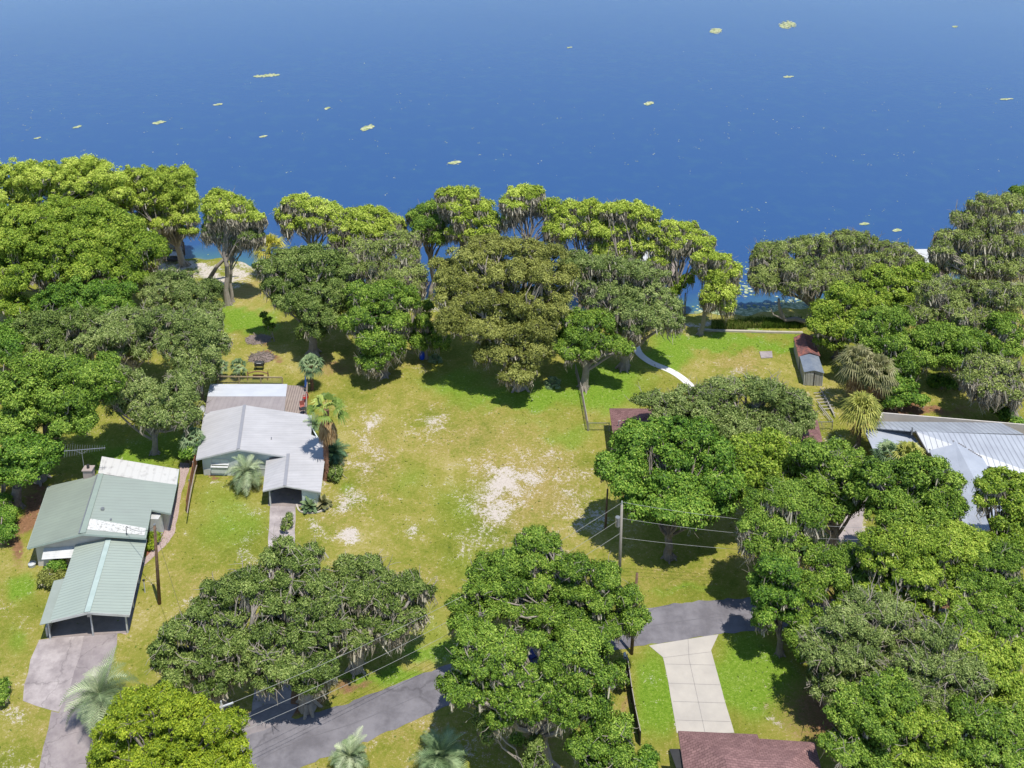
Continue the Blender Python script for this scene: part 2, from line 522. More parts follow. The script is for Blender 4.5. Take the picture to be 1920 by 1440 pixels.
def tree(name, sp, label, cat, lobes, base=None, zc=7.0, tr=.32, k=None, moss=None, group='trees around the lake plots', lean=None, dens=1.0, lumpy=1.0, twig=None, depth=1.0, fork=.42):
    S = SP[sp]
    k = S['k'] if k is None else k
    k = max(k, .95 + .2 * min(k, 1)) if cat != 'shrub' else k
    moss = S['moss'] if moss is None else moss
    twig = S['twig'] if twig is None else twig
    wsum = sum(l[2] * l[3] for l in lobes)
    cx = sum(l[0] * l[2] * l[3] for l in lobes) / wsum
    cy = sum(l[1] * l[2] * l[3] for l in lobes) / wsum
    if base is None:
        g = G(cx, cy, zc)
        base_p = Vector((g.x, g.y, 0))
    else:
        base_p = G(base[0], base[1], 0)
    Y0 = base_p.y
    Ls = []
    for (px, py, rx, ry) in lobes:
        gw = 1.2 if sp == 'cypress' else (1.16 if cx > 1400 and cy > 850 else 1.03)
        jit = random.uniform(.84, 1.14)
        rx, ry = rx * jit * gw, ry * jit * .98
        d = ray(px, py)
        t = (zc - k * Y0 - H) / (d.z - k * d.y)
        t += random.uniform(-.32, .32) * rx * t / F   # boughs sit nearer or farther
        p = Vector((d.x * t, d.y * t, H + d.z * t))
        s = scale(p)
        a = rx / s
        dep = math.atan2(H - p.z, p.y)
        sd, cd = math.sin(dep), math.cos(dep)
        b = min(a * .95, ry / s * 1.3) * depth
        c2 = (ry / s) ** 2 - (b * sd) ** 2
        c = math.sqrt(max(c2, 0)) / cd
        c = min(max(c, .45 * min(a, ry / s)), 1.4 * a)
        p.z = max(p.z, c * .8 + .3)
        Ls.append((np.array(p), np.array([a, b, c]), s))
        if a > 1.1 and cat != 'shrub':   # smaller side boughs break up the outline
            for _ in range(random.choice((1, 2, 3))):
                an = random.random() * 6.28; q_ = random.uniform(.38, .6)
                o_s = np.array([math.cos(an) * a * .85, math.sin(an) * b * .85, random.uniform(-.5, .45) * c])
                Ls.append((np.array(p) + o_s, np.array([a, b, c]) * q_, s))
    root = empty(name, base_p, label, cat, group)
    CC = []; OUT = []; RC = []; NN = []
    mb = MB()
    cen = np.mean([l[0] for l in Ls], axis=0)
    fz = max(1.2, fork * min(cen[2], zc * 1.3))
    fx = base_p.lerp(Vector((cen[0], cen[1], 0)), .3 if base else .15)
    forkp = Vector((fx.x, fx.y, fz))
    pts = limb_path(base_p + Vector((0, 0, -.2)), forkp, 5, .04)
    mb.tube(pts, [tr * 1.55, tr * 1.1, tr, tr * .95, tr * .9, tr * .85], 9)
    for a_ in range(5):   # root flare
        an = a_ * 1.257 + random.random()
        mb.tube([base_p + Vector((math.cos(an) * tr * 2.2, math.sin(an) * tr * 2.2, -.1)), base_p + Vector((math.cos(an) * tr * .8, math.sin(an) * tr * .8, tr * 1.3))], [tr * .25, tr * .35], 5)
    for (p, ax, s) in Ls:
        a, b, c = ax
        rc0 = S['rc'] * lumpy
        rc0 = min(rc0, .62 * min(a, c * 1.3))
        rc0 = max(rc0 * .86, .32)
        area = 2.6 * math.pi * ((a * b) ** .8 + (a * c) ** .8 * .5 + (b * c) ** .8 * .5) / 1.0
        m = max(4, int(dens * .60 * area / rc0 ** 2))
        w = unit(m * 2)
        w = w[w[:, 2] > -.88][:m]
        w = w[rng.random(len(w)) > S['gap']]
        m = len(w)
        rad = .50 + .68 * rng.random(m)
        cc = p + w * np.array([a, b, c]) * rad[:, None] * (1 - .55 * rc0 / max(a, .8))
        rc = rc0 * (.34 + .95 * rng.random(m) ** 1.3)
        out = w / np.array([a, b, c]); out /= np.linalg.norm(out, axis=1)[:, None]
        CC.append(cc); OUT.append(out); RC.append(rc)
        # limb out to this lobe, then branches to some clumps
        tgt = Vector(p) + Vector((0, 0, -c * .25))
        st = pts[-1].lerp(pts[-3], random.random()) if (forkp - tgt).length > .8 else Vector(pts[-2])
        lp = limb_path(st, tgt, 6, .10)
        r0 = min(tr * .45, .07 + .022 * (tgt - st).length)
        mb.tube(lp, [r0 * (1 - .62 * i / 6) for i in range(7)], 6)
        for j in range(min(7, m)):
            q = Vector(cc[random.randrange(m)])
            s_ = lp[random.randrange(3, 7)]
            bp = limb_path(s_, q, 4, .15)
            mb.tube(bp, [r0 * .35, r0 * .3, r0 * .24, r0 * .18, r0 * .1], 5, cap=False)
    cc = np.concatenate(CC); out = np.concatenate(OUT); rc = np.concatenate(RC)
    near = cy > 960
    n = int(S['n'] * (1.95 if near else 1.22))
    pL, nL, ids = clump_leaves(cc, out, rc, n, .86)
    cv = rng.random(len(cc))
    # whole-lobe tint drift
    off = 0
    for i, c_ in enumerate(CC):
        cv[off:off + len(c_)] = cv[off:off + len(c_)] * .5 + .5 * rng.random(); off += len(c_)
    v = np.clip(cv[ids] * .55 + rng.random(len(ids)) * .75 - .15, 0, 1)
    Q = leaf_quads(pL, nL, S['L'] * (.47 if near else .61), S['W'] * (.45 if near else .60))
    # inner filler against a hollow crown, coloured dark to paint the shade inside
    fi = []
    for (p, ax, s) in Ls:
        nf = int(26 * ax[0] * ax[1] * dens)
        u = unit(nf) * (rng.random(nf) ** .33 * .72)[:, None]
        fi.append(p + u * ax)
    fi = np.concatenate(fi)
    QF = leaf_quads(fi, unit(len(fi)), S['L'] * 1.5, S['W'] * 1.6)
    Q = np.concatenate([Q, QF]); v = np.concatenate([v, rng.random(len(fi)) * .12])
    keep = Q[:, :, 2].min(1) > .05
    quads_mesh('crown', Q[keep], S['m'], root, v[keep])
    big = sp in ('mossoak', 'greyoak', 'darkoak')
    twigs(mb, cc, out, int(twig * len(cc) * .09), Lr=(.9, 2.2) if big else (.8, 1.8), r=.036 if big else .03)
    mb.build('trunk', MT[S['bark']], root)
    if moss > 0:
        sel = rng.random(len(cc)) < min(.8, .30 * moss + .08)
        cs_ = cc[sel]; rs = rc[sel]
        per = int(11 + 9 * moss)
        ii = np.repeat(np.arange(len(cs_)), per)
        a = rng.random(len(ii)) * 6.283; rr = rs[ii] * np.sqrt(rng.random(len(ii))) * .95
        P = cs_[ii] + np.stack([np.cos(a) * rr, np.sin(a) * rr, -rs[ii] * ((-.35 if sp == 'mossoak' else .1) + .5 * rng.random(len(ii)))], 1)
        P[:, 1] -= .12 * rs[ii]
        L = (.3 + 1.1 * rng.random(len(ii)) ** 1.8) * (.7 + .33 * min(moss, 2)) * (.45 + 1.0 * rng.random(len(cs_)) ** 1.2)[ii]
        W = .05 + .13 * rng.random(len(ii)) ** 1.5
        L = np.minimum(L, np.maximum(P[:, 2] - .4, .05))
        MQ = strands(P, L, W)
        mv = np.tile(rng.random(len(ii)), 2)
        quads_mesh('moss', MQ, MT['moss'], root, mv)
    return root


# ------------------------------------------------------------------ ground
SHORE = [(-400, 470), (0, 478), (300, 494), (400, 503), (470, 514), (560, 535), (650, 560), (800, 580), (1000, 597), (1200, 606), (1330, 610), (1480, 602), (1560, 592), (1700, 565), (1920, 530), (2400, 470)]
_sw = [G(x, y, 0) for x, y in SHORE]
shx = np.array([p.x for p in _sw]); shy = np.array([p.y for p in _sw])
o_ = np.argsort(shx); shx = shx[o_]; shy = shy[o_]
WATER_Z = -.4


def shore_y(x):
    return np.interp(x, shx, shy) + .5 * np.sin(x * .55) + .3 * np.sin(x * 1.7 + 1)


def spread(a, b, step, lo, hi):
    xs = list(np.arange(a, b + 1e-6, step))
    g = step; x = a
    L = []
    while x > lo:
        g *= 1.5; x -= g; L.append(x)
    R = []; g = step; x = b
    while x < hi:
        g *= 1.5; x += g; R.append(x)
    return np.array(L[::-1] + xs + R)


def grid_mesh(name, xs, ys, zf, mat, attrs):
    X, Y = np.meshgrid(xs, ys)
    Z = zf(X, Y)
    V = np.stack([X, Y, Z], -1).reshape(-1, 3)
    nx, ny = len(xs), len(ys)
    i = np.arange(nx * ny).reshape(ny, nx)
    Fq = np.stack([i[:-1, :-1], i[:-1, 1:], i[1:, 1:], i[1:, :-1]], -1).reshape(-1, 4)
    me = bpy.data.meshes.new(name)
    me.vertices.add(len(V)); me.vertices.foreach_set('co', V.astype(np.float32).ravel())
    me.loops.add(Fq.size); me.loops.foreach_set('vertex_index', Fq.astype(np.int32).ravel())
    me.polygons.add(len(Fq))
    me.polygons.foreach_set('loop_start', np.arange(0, Fq.size, 4, dtype=np.int32))
    me.polygons.foreach_set('loop_total', np.full(len(Fq), 4, dtype=np.int32))
    me.polygons.foreach_set('use_smooth', np.ones(len(Fq), dtype=bool))
    for an, fn in attrs.items():
        a = me.attributes.new(an, 'FLOAT_COLOR', 'POINT')
        a.data.foreach_set('color', fn(X, Y).reshape(-1, 4).astype(np.float32).ravel())
    me.materials.append(mat)
    me.update(calc_edges=True)
    return link(name, me)


# patches of ground cover: (px, py, rx, ry, strength)
SAND = [(985, 900, 110, 75, .30), (1095, 950, 40, 50, .34), (965, 892, 55, 20, 1.0), (935, 915, 42, 26, .95), (938, 955, 32, 18, .9), (925, 925, 75, 70, .42), (1010, 870, 50, 40, .4), (985, 860, 60, 25, .35), (1065, 890, 45, 45, .34), (1068, 925, 14, 7, .6), (1105, 975, 28, 22, .65), (1065, 950, 55, 50, .3), (900, 1010, 60, 40, .42), (915, 1030, 30, 18, .5), (970, 1035, 40, 18, .4),
        (695, 795, 24, 22, .62), (692, 823, 18, 8, .6), (690, 850, 40, 70, .36), (655, 940, 28, 22, .62), (640, 935, 40, 30, .42), (652, 998, 26, 16, .95), (590, 985, 14, 14, .55), (780, 995, 14, 16, .5), (820, 790, 40, 16, .5), (800, 800, 70, 30, .3), (600, 900, 14, 16, .6), (615, 1000, 40, 20, .36), (480, 955, 26, 10, .5), (405, 897, 20, 6, .5), (470, 1010, 20, 30, .42), (465, 1050, 20, 22, .4), (370, 1130, 30, 14, .42), (430, 1150, 40, 20, .35), (310, 1140, 30, 12, .35),
        (800, 1160, 24, 8, .5), (910, 975, 150, 120, .12), (1280, 1000, 20, 8, .3), (20, 1340, 30, 20, .5), (20, 1430, 60, 30, .32), (120, 1135, 24, 8, .3), (35, 1150, 30, 12, .25), (60, 1250, 20, 8, .3), (1230, 1275, 10, 10, .5), (1450, 1345, 18, 12, .65), (1262, 1345, 10, 22, .6), (690, 1390, 60, 6, .4), (870, 1400, 120, 40, .28), (1380, 690, 50, 25, .22), (1560, 830, 30, 20, .5), (1545, 760, 30, 30, .3), (420, 520, 60, 14, 1.0), (360, 500, 60, 12, 1.0), (300, 500, 60, 16, .9), (470, 500, 60, 10, .7), (540, 500, 40, 12, .6), (1300, 620, 80, 3, .3), (1600, 1000, 30, 40, .6), (1560, 990, 20, 30, .4), (795, 690, 12, 12, .4), (330, 670, 30, 20, .2)]
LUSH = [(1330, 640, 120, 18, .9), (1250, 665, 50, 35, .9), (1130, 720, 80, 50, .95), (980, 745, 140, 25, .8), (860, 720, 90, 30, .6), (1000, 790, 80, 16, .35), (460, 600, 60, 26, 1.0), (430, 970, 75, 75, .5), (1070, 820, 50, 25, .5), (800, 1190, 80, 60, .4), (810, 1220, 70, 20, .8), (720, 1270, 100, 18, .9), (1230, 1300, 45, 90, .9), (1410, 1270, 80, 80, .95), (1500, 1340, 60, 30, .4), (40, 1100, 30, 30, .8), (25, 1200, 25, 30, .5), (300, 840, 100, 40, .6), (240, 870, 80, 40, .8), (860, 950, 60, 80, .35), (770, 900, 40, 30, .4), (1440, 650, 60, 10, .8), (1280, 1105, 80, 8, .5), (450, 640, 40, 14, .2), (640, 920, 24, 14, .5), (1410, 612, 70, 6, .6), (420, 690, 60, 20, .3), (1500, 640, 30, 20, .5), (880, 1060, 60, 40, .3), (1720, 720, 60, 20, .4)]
MULCH = [(30, 1010, 20, 50, .9), (60, 960, 30, 40, 1.0), (85, 920, 20, 20, .8), (700, 1260, 55, 18, .5), (560, 1325, 70, 22, .9), (570, 1300, 90, 20, .6), (650, 1280, 60, 14, .7), (700, 1230, 60, 14, .5), (490, 640, 22, 10, .75), (495, 668, 26, 12, .85), (480, 690, 40, 10, .4), (620, 690, 60, 25, .55), (420, 893, 60, 3, .8), (350, 862, 20, 12, .9), (940, 1400, 60, 45, .45), (1000, 1380, 50, 70, .6), (1080, 1400, 60, 50, .5), (1700, 770, 120, 14, .9), (1620, 790, 40, 20, .7), (1570, 760, 20, 40, .3), (600, 770, 10, 25, .4), (585, 945, 30, 8, .5), (1165, 1330, 10, 70, .5), (1110, 765, 20, 8, .3), (1780, 1130, 120, 50, .9), (1600, 1150, 100, 60, .8), (1700, 1330, 250, 110, .9), (1250, 1040, 60, 8, .4), (640, 800, 14, 60, .25)]
DRY = [(985, 910, 130, 90, .75), (700, 850, 50, 90, .55), (900, 820, 200, 60, .5), (1000, 1000, 120, 60, .4), (1250, 1080, 160, 30, .35), (640, 960, 60, 60, .4), (760, 1100, 90, 60, .35), (1380, 680, 60, 22, .7), (1420, 650, 60, 20, .2), (850, 770, 130, 30, .35), (960, 850, 160, 60, .4), (700, 900, 60, 80, .3), (1320, 1060, 120, 30, .25), (100, 1380, 80, 60, .4), (50, 1330, 60, 30, .4), (1540, 1290, 40, 50, .55), (1580, 1350, 50, 20, .6), (800, 1380, 140, 40, .4), (640, 1420, 60, 20, .3), (440, 640, 40, 20, .35), (440, 700, 30, 20, .4), (360, 1100, 60, 50, .4), (1170, 1340, 14, 60, .6), (450, 545, 60, 12, .8), (880, 1120, 80, 40, .3), (1550, 850, 30, 30, .3), (1880, 730, 40, 20, .4), (1040, 960, 100, 60, .3), (350, 1180, 60, 60, .3)]


def field(lst, PXa, PYa):
    o = np.zeros_like(PXa)
    for (x, y, rx, ry, s) in lst:
        d = ((PXa - x) / rx) ** 2 + ((PYa - y) / ry) ** 2
        o = np.maximum(o, s * np.clip(1.2 - .75 * d ** .62, 0, 1))
    return o


def cover(X, Y):
    zc_ = Y * cs + H * sn
    PXa = PX0 + F * X / zc_
    PYa = PY0 - F * (Y * sn - H * cs) / zc_
    PXa = PXa + 9 * np.sin(Y * .9 + X * .35) + 6 * np.sin(X * 1.3 - Y * .7 + 2) + 4 * np.sin(X * 2.9 + Y * 2.1)
    PYa = PYa + 6 * np.sin(X * .8 + Y * .5 + 1) + 4 * np.sin(X * 2.3 - Y * 1.6) + 2.5 * np.sin(X * 4.1 + Y * 3.3)
    far = (Y > 175) | (Y < 45)
    sd = shore_y(X) - Y
    sand = np.maximum(field(SAND, PXa, PYa), np.clip(1 - np.abs(sd - .2) / 1.3, 0, 1) * .7)
    out = np.stack([sand, field(LUSH, PXa, PYa), field(MULCH, PXa, PYa), field(DRY, PXa, PYa)], -1)
    out[far] = 0
    return out


def ground_z(X, Y):
    d = Y - shore_y(X)
    return np.where(d < -.8, 0, np.where(d < 40, -(.0 + (np.clip(d + .8, 0, 41)) * .09), -3.67))


def M_ground():
    m, nt, b = new_mat('lawn')
    L = nt.links.new
    P = pos_vec(nt)
    at = N(nt, 'ShaderNodeAttribute', attribute_name='cover')
    sp_ = N(nt, 'ShaderNodeSeparateColor'); L(at.outputs['Color'], sp_.inputs[0])
    big = noise(nt, .10, 5, .6, P); mid = noise(nt, .55, 6, .7, P, .5); fine = noise(nt, 3.2, 5, .75, P); spk = noise(nt, 9, 4, .8, P)

    def math_(op, a, b_, clamp=False):
        n = N(nt, 'ShaderNodeMath', operation=op); n.use_clamp = clamp
        for i, q in enumerate((a, b_)):
            if isinstance(q, (int, float)): n.inputs[i].default_value = q
            else: L(q, n.inputs[i])
        return n.outputs[0]

    def sstep(x, lo, hi):
        n = N(nt, 'ShaderNodeMapRange', interpolation_type='SMOOTHSTEP')
        n.inputs['From Min'].default_value = lo; n.inputs['From Max'].default_value = hi
        L(x, n.inputs['Value'])
        return n.outputs[0]

    def mix(f, a, c, mode='MIX'):
        n = N(nt, 'ShaderNodeMix', data_type='RGBA', blend_type=mode)
        if isinstance(f, (int, float)): n.inputs[0].default_value = f
        else: L(f, n.inputs[0])
        for i, q in ((6, a), (7, c)):
            if isinstance(q, tuple): n.inputs[i].default_value = (*q, 1)
            else: L(q, n.inputs[i])
        return n.outputs[2]
    comb = math_('ADD', math_('MULTIPLY', mid.outputs[0], .55), math_('MULTIPLY', fine.outputs[0], .45))
    spc = math_('ADD', math_('MULTIPLY', fine.outputs[0], .5), math_('MULTIPLY', spk.outputs[0], .5))
    base = ramp(nt, [(.35, (.10, .13, .014)), (.45, (.175, .19, .026)), (.53, (.255, .228, .05)), (.60, (.345, .29, .11)), (.68, (.47, .40, .24))])
    bv = math_('ADD', math_('MULTIPLY', comb, .58), math_('MULTIPLY', big.outputs[0], .42))
    L(math_('ADD', bv, math_('MULTIPLY', math_('SUBTRACT', spk.outputs[0], .5), .30)), base.inputs[0])
    col = base.outputs[0]
    # dry / straw
    dry = ramp(nt, [(.35, (.19, .155, .035)), (.55, (.33, .245, .09)), (.7, (.45, .35, .19))]); L(spc, dry.inputs[0])
    f = sstep(math_('ADD', at.outputs['Alpha'], math_('MULTIPLY', math_('SUBTRACT', comb, .5), 1.6)), .15, .85)
    col = mix(math_('MULTIPLY', f, .85), col, dry.outputs[0])
    # lush
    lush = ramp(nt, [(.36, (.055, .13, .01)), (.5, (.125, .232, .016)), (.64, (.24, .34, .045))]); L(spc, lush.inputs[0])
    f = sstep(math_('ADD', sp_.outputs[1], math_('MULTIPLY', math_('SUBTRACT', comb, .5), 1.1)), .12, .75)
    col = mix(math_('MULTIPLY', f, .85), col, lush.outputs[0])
    # sand, broken up by tufts
    snd = ramp(nt, [(.3, (.30, .24, .20)), (.46, (.48, .42, .38)), (.7, (.60, .55, .52))]); L(spc, snd.inputs[0])
    brk = math_('ADD', math_('MULTIPLY', math_('SUBTRACT', spc, .5), 3.2), math_('MULTIPLY', math_('SUBTRACT', mid.outputs[0], .5), 1.4))
    f = sstep(math_('ADD', sp_.outputs[0], math_('MULTIPLY', brk, 1.5)), .46, .78)
    col = mix(math_('MULTIPLY', f, .85), col, snd.outputs[0])
    # scattered pale leaf litter
    f2 = sstep(spc, .555, .63)
    col = mix(math_('MULTIPLY', f2, .5), col, (.40, .33, .22))
    # mulch / bare dirt
    mul = ramp(nt, [(.35, (.10, .05, .03)), (.55, (.24, .12, .07)), (.72, (.42, .25, .16))]); L(spc, mul.inputs[0])
    f = sstep(math_('ADD', sp_.outputs[2], math_('MULTIPLY', brk, .3)), .35, .75)
    col = mix(math_('MULTIPLY', f, .92), col, mul.outputs[0])
    L(col, b.inputs['Base Color'])
    b.inputs['Roughness'].default_value = .95
    b.inputs['Specular IOR Level'].default_value = .1
    bp = N(nt, 'ShaderNodeBump'); bp.inputs['Strength'].default_value = .9; bp.inputs['Distance'].default_value = .18
    L(spc, bp.inputs['Height']); L(bp.outputs[0], b.inputs['Normal'])
    return m


def M_water():
    m, nt, b = new_mat('lake_water')
    L = nt.links.new
    P = pos_vec(nt)
    at = N(nt, 'ShaderNodeAttribute', attribute_name='cover')
    sp_ = N(nt, 'ShaderNodeSeparateColor'); L(at.outputs['Color'], sp_.inputs[0])
    n0 = noise(nt, .25, 4, .6, P)
    ad = N(nt, 'ShaderNodeMath', operation='MULTIPLY_ADD'); L(n0.outputs[0], ad.inputs[0]); ad.inputs[1].default_value = .5
    L(sp_.outputs[0], ad.inputs[2])
    r = ramp(nt, [(.25, (.020, .064, .170)), (.8, (.045, .12, .15)), (1.2 / 1.25, (.14, .16, .12))])
    L(ad.outputs[0], r.inputs[0])
    L(r.outputs[0], b.inputs['Base Color'])
    b.inputs['IOR'].default_value = 1.33
    mp = N(nt, 'ShaderNodeMapping'); mp.inputs['Scale'].default_value = (1, 1.0, 1)
    mp.inputs['Rotation'].default_value = (0, 0, .5)
    L(P, mp.inputs[0])
    n1 = noise(nt, 1.3, 4, .6, mp.outputs[0]); n2 = noise(nt, .010, 2, .5, mp.outputs[0], .3)
    rr = N(nt, 'ShaderNodeMapRange'); rr.inputs['From Min'].default_value = .30; rr.inputs['From Max'].default_value = .75
    rr.inputs['To Min'].default_value = .13; rr.inputs['To Max'].default_value = .24
    L(n2.outputs[0], rr.inputs['Value'])
    L(rr.outputs[0], b.inputs['Roughness'])
    bp = N(nt, 'ShaderNodeBump'); bp.inputs['Distance'].default_value = .13
    L(rr.outputs[0], bp.inputs['Strength'])
    L(n1.outputs[0], bp.inputs['Height']); L(bp.outputs[0], b.inputs['Normal'])
    return m


xs = spread(-78, 80, .42, -3000, 3000)
ys = spread(50, 160, .42, -60, 4000)
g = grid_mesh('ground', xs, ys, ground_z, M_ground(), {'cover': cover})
tag(g, 'mown lawn with sandy bare patches running down to the lake', 'ground', kind='structure')


def wcover(X, Y):
    d = Y - shore_y(X)
    s = np.clip(1 - d / 9.0, 0, 1)
    return np.stack([s, s, s, s], -1)


wxs = spread(-90, 90, 1.0, -3000, 3000)
wys = spread(112, 175, 1.0, 100, 4000)
w_ = grid_mesh('lake_water', wxs, wys, lambda X, Y: np.full_like(X, WATER_Z), M_water(), {'cover': wcover})
tag(w_, 'calm deep blue lake', 'lake', kind='structure')


def sheet(name, pts, z, mat, jit=.06, sub=1.2, th=.0, closed=True):
    """flat paved area from photo outline, with slightly crumbled edge"""
    P = [G(x, y, z) for x, y in pts]
    out = []
    n = len(P)
    for i in range(n):
        a, b_ = P[i], P[(i + 1) % n]
        L = (b_ - a).length
        k_ = max(1, int(L / sub))
        for j in range(k_):
            q = a.lerp(b_, j / k_)
            q.x += random.uniform(-jit, jit); q.y += random.uniform(-jit, jit)
            out.append(q)
    mb = MB()
    if th:
        mb.slab(out, th)
    else:
        mb.add(out, [list(range(len(out)))])
        # force upward normal
        ar = sum(out[i].x * out[(i + 1) % len(out)].y - out[(i + 1) % len(out)].x * out[i].y for i in range(len(out)))
        if ar < 0: mb.f[0] = mb.f[0][::-1]
    return mb.build(name, mat)


def smooth_line(pts, n=8):
    P = [Vector((x, y, 0)) for x, y in pts]
    out = []
    for i in range(len(P) - 1):
        p0 = P[max(i - 1, 0)]; p1 = P[i]; p2 = P[i + 1]; p3 = P[min(i + 2, len(P) - 1)]
        for j in range(n):
            t = j / n
            q = .5 * ((2 * p1) + (p2 - p0) * t + (2 * p0 - 5 * p1 + 4 * p2 - p3) * t * t + (3 * p1 - p0 - 3 * p2 + p3) * t ** 3)
            out.append((q.x, q.y))
    out.append((P[-1].x, P[-1].y))
    return out


# road: top edge and bottom edge, both in photo coordinates
top = smooth_line([(380, 1440), (470, 1378), (560, 1345), (640, 1322), (740, 1284), (850, 1242), (960, 1200), (1100, 1160), (1230, 1137), (1320, 1126), (1415, 1121), (1520, 1122), (1700, 1135), (1920, 1160), (2300, 1215)])
bot = smooth_line([(500, 1475), (560, 1440), (640, 1408), (700, 1385), (830, 1326), (960, 1270), (1050, 1240), (1130, 1222), (1220, 1208), (1340, 1190), (1415, 1184), (1520, 1186), (1700, 1200), (1920, 1230), (2300, 1290)])
rd = sheet('road', top + bot[::-1], .012, MT['asphalt'], .11, .45)
tag(rd, 'grey asphalt lane curving between the plots', 'road', kind='structure')
# faint joint line along the middle of the lane
midl = [((a[0] + b_[0]) / 2, (a[1] + b_[1]) / 2) for a, b_ in zip(top, bot)]
mb = MB()
for a, b_ in zip(midl[:-1], midl[1:]):
    A, B = G(*a, .016), G(*b_, .016)
    n_ = Vector((-(B - A).y, (B - A).x, 0)).normalized() * .03
    mb.add([A - n_, B - n_, B + n_, A + n_], [(0, 1, 2, 3)])
tag(mb.build('road_seam', M_plain('seam_tar', (.10, .095, .10), (.13, .12, .13))), 'paving seam along the middle of the lane', 'road seam', kind='structure')
tag(sheet('driveway_apron', [(440, 1400), (458, 1340), (500, 1318), (560, 1322), (545, 1345), (560, 1350), (470, 1381)], .008, MT['apron']), 'worn grey apron where the silver house drive meets the lane', 'driveway', kind='structure')
tag(sheet('driveway', [(507, 942), (555, 942), (553, 1010), (552, 1080), (556, 1180), (545, 1325), (470, 1345), (490, 1180), (500, 1080), (503, 1010)], .006, MT['oldconcrete']), 'narrow concrete drive leading to the silver roofed carport', 'driveway', kind='structure')
tag(sheet('driveway', [(76, 1198), (156, 1189), (148, 1230), (130, 1290), (112, 1335), (98, 1334), (42, 1312), (45, 1285), (60, 1235)], .012, MT['oldconcrete'], .1), 'broad pale concrete parking pad before the green carport', 'driveway', kind='structure')
tag(sheet('driveway', [(156, 1189), (221, 1184), (214, 1230), (196, 1300), (175, 1370), (165, 1460), (68, 1460), (82, 1400), (97, 1334), (112, 1335), (130, 1290), (148, 1230)], .008, MT['apron2'] if 'apron2' in MT else M_plain('grey_pink_concrete', (.42, .365, .35), (.25, .21, .21), 1.1, .9, bump=.3, bsc=9, crack=.2), .08), 'stained grey strip of drive beside the pale parking pad', 'driveway', kind='structure')
# right hand concrete driveway with joints
dwy = sheet('driveway', [(1217, 1210), (1347, 1189), (1333, 1219), (1343, 1255), (1358, 1310), (1377, 1374), (1269, 1374), (1262, 1330), (1253, 1280), (1245, 1241), (1243, 1232)], .03, MT['concrete'], .015, 1.0, th=.05)
tag(dwy, 'pale new concrete driveway with joint lines leading to the brown shingle house', 'driveway', kind='structure')
mb = MB()


def jl(a, b_, w=.02, z=.034):
    A, B = G(*a, z), G(*b_, z)
    n_ = Vector((-(B - A).y, (B - A).x, 0)).normalized() * w
    mb.add([A - n_, B - n_, B + n_, A + n_], [(0, 1, 2, 3)])


jl((1248, 1245), (1341, 1247)); jl((1254, 1281), (1350, 1284)); jl((1262, 1315), (1360, 1318)); jl((1268, 1350), (1370, 1353)); jl((1290, 1198), (1292, 1236)); jl((1292, 1236), (1322, 1374)); jl((1243, 1233), (1334, 1222))
tag(mb.build('driveway_joints', M_plain('joint_grey', (.27, .25, .23), (.22, .2, .19))), 'thin dark joints cut in the pale driveway', 'driveway joints', kind='structure')
tag(sheet('driveway', [(1585, 930), (1625, 930), (1615, 1000), (1570, 1080), (1530, 1124), (1495, 1124), (1520, 1060), (1560, 1000)], .008, M_plain('pinkish_concrete', (.5, .43, .4), (.33, .28, .27), 1.2, .9)), 'pinkish drive half hidden under the oaks beside the grey metal house', 'driveway', kind='structure')
# curved path
pc = smooth_line([(1192, 648), (1200, 664), (1222, 680), (1255, 694), (1278, 708), (1298, 726), (1320, 745)], 6)
mbp = MB(); Lp = []; Rp = []
for i, (x, y) in enumerate(pc):
    A = G(x, y, .03)
    t = (G(*pc[min(i + 1, len(pc) - 1)], .03) - G(*pc[max(i - 1, 0)], .03)).normalized()
    n_ = Vector((-t.y, t.x, 0)) * .48
    Lp.append(A + n_); Rp.append(A - n_)
mbp.slab(Lp + Rp[::-1], .05)
tag(mbp.build('path', M_plain('pale_path', (.98, .95, .9), (.84, .81, .77), .8, .8)), 'pale curved concrete footpath across the lakeside lawn', 'path', kind='structure')
tag(sheet('path', [(1200, 742), (1265, 743), (1262, 749), (1198, 748)], .02, MT['concrete'], .02, th=.04), 'short pale paving strip behind the brown roofed house', 'path', kind='structure')
# gravel side path by the green house
tag(sheet('path', smooth_line([(337, 868), (334, 915), (318, 955), (312, 985), (300, 1013), (272, 1046)], 5) + smooth_line([(270, 1060), (302, 1030), (324, 1005), (333, 968), (341, 925), (353, 885), (355, 868)], 5), .02, MT['gravel'], .06), 'pinkish gravel walk curving round the green roofed house', 'path', kind='structure')
tag(sheet('flower_bed', [(278, 988), (322, 992), (318, 1000), (304, 1018), (273, 1045)], .012, MT['mulch'], .05), 'reddish mulch bed beside the gravel walk', 'flower bed', kind='structure')
tag(sheet('path', [(276, 1058), (268, 1062), (247, 1140), (238, 1190), (222, 1186), (240, 1120), (262, 1062)], .014, MT['gravel'], .06), 'narrow gravel strip along the green carport', 'path', kind='structure')
# ================================================================== buildings
def z1(u, v, s):  # helper for zoom coordinates
    return u / s, v / s


def plane_z(tri, x, y):
    a, b_, c = [Vector(p) for p in tri]
    n = (b_ - a).cross(c - a)
    return a.z - (n.x * (x - a.x) + n.y * (y - a.y)) / n.z


def inside(poly, x, y):
    c = False
    n = len(poly)
    for i in range(n):
        a, b_ = poly[i], poly[(i + 1) % n]
        if (a[1] > y) != (b_[1] > y) and x < (b_[0] - a[0]) * (y - a[1]) / (b_[1] - a[1]) + a[0]:
            c = not c
    return c


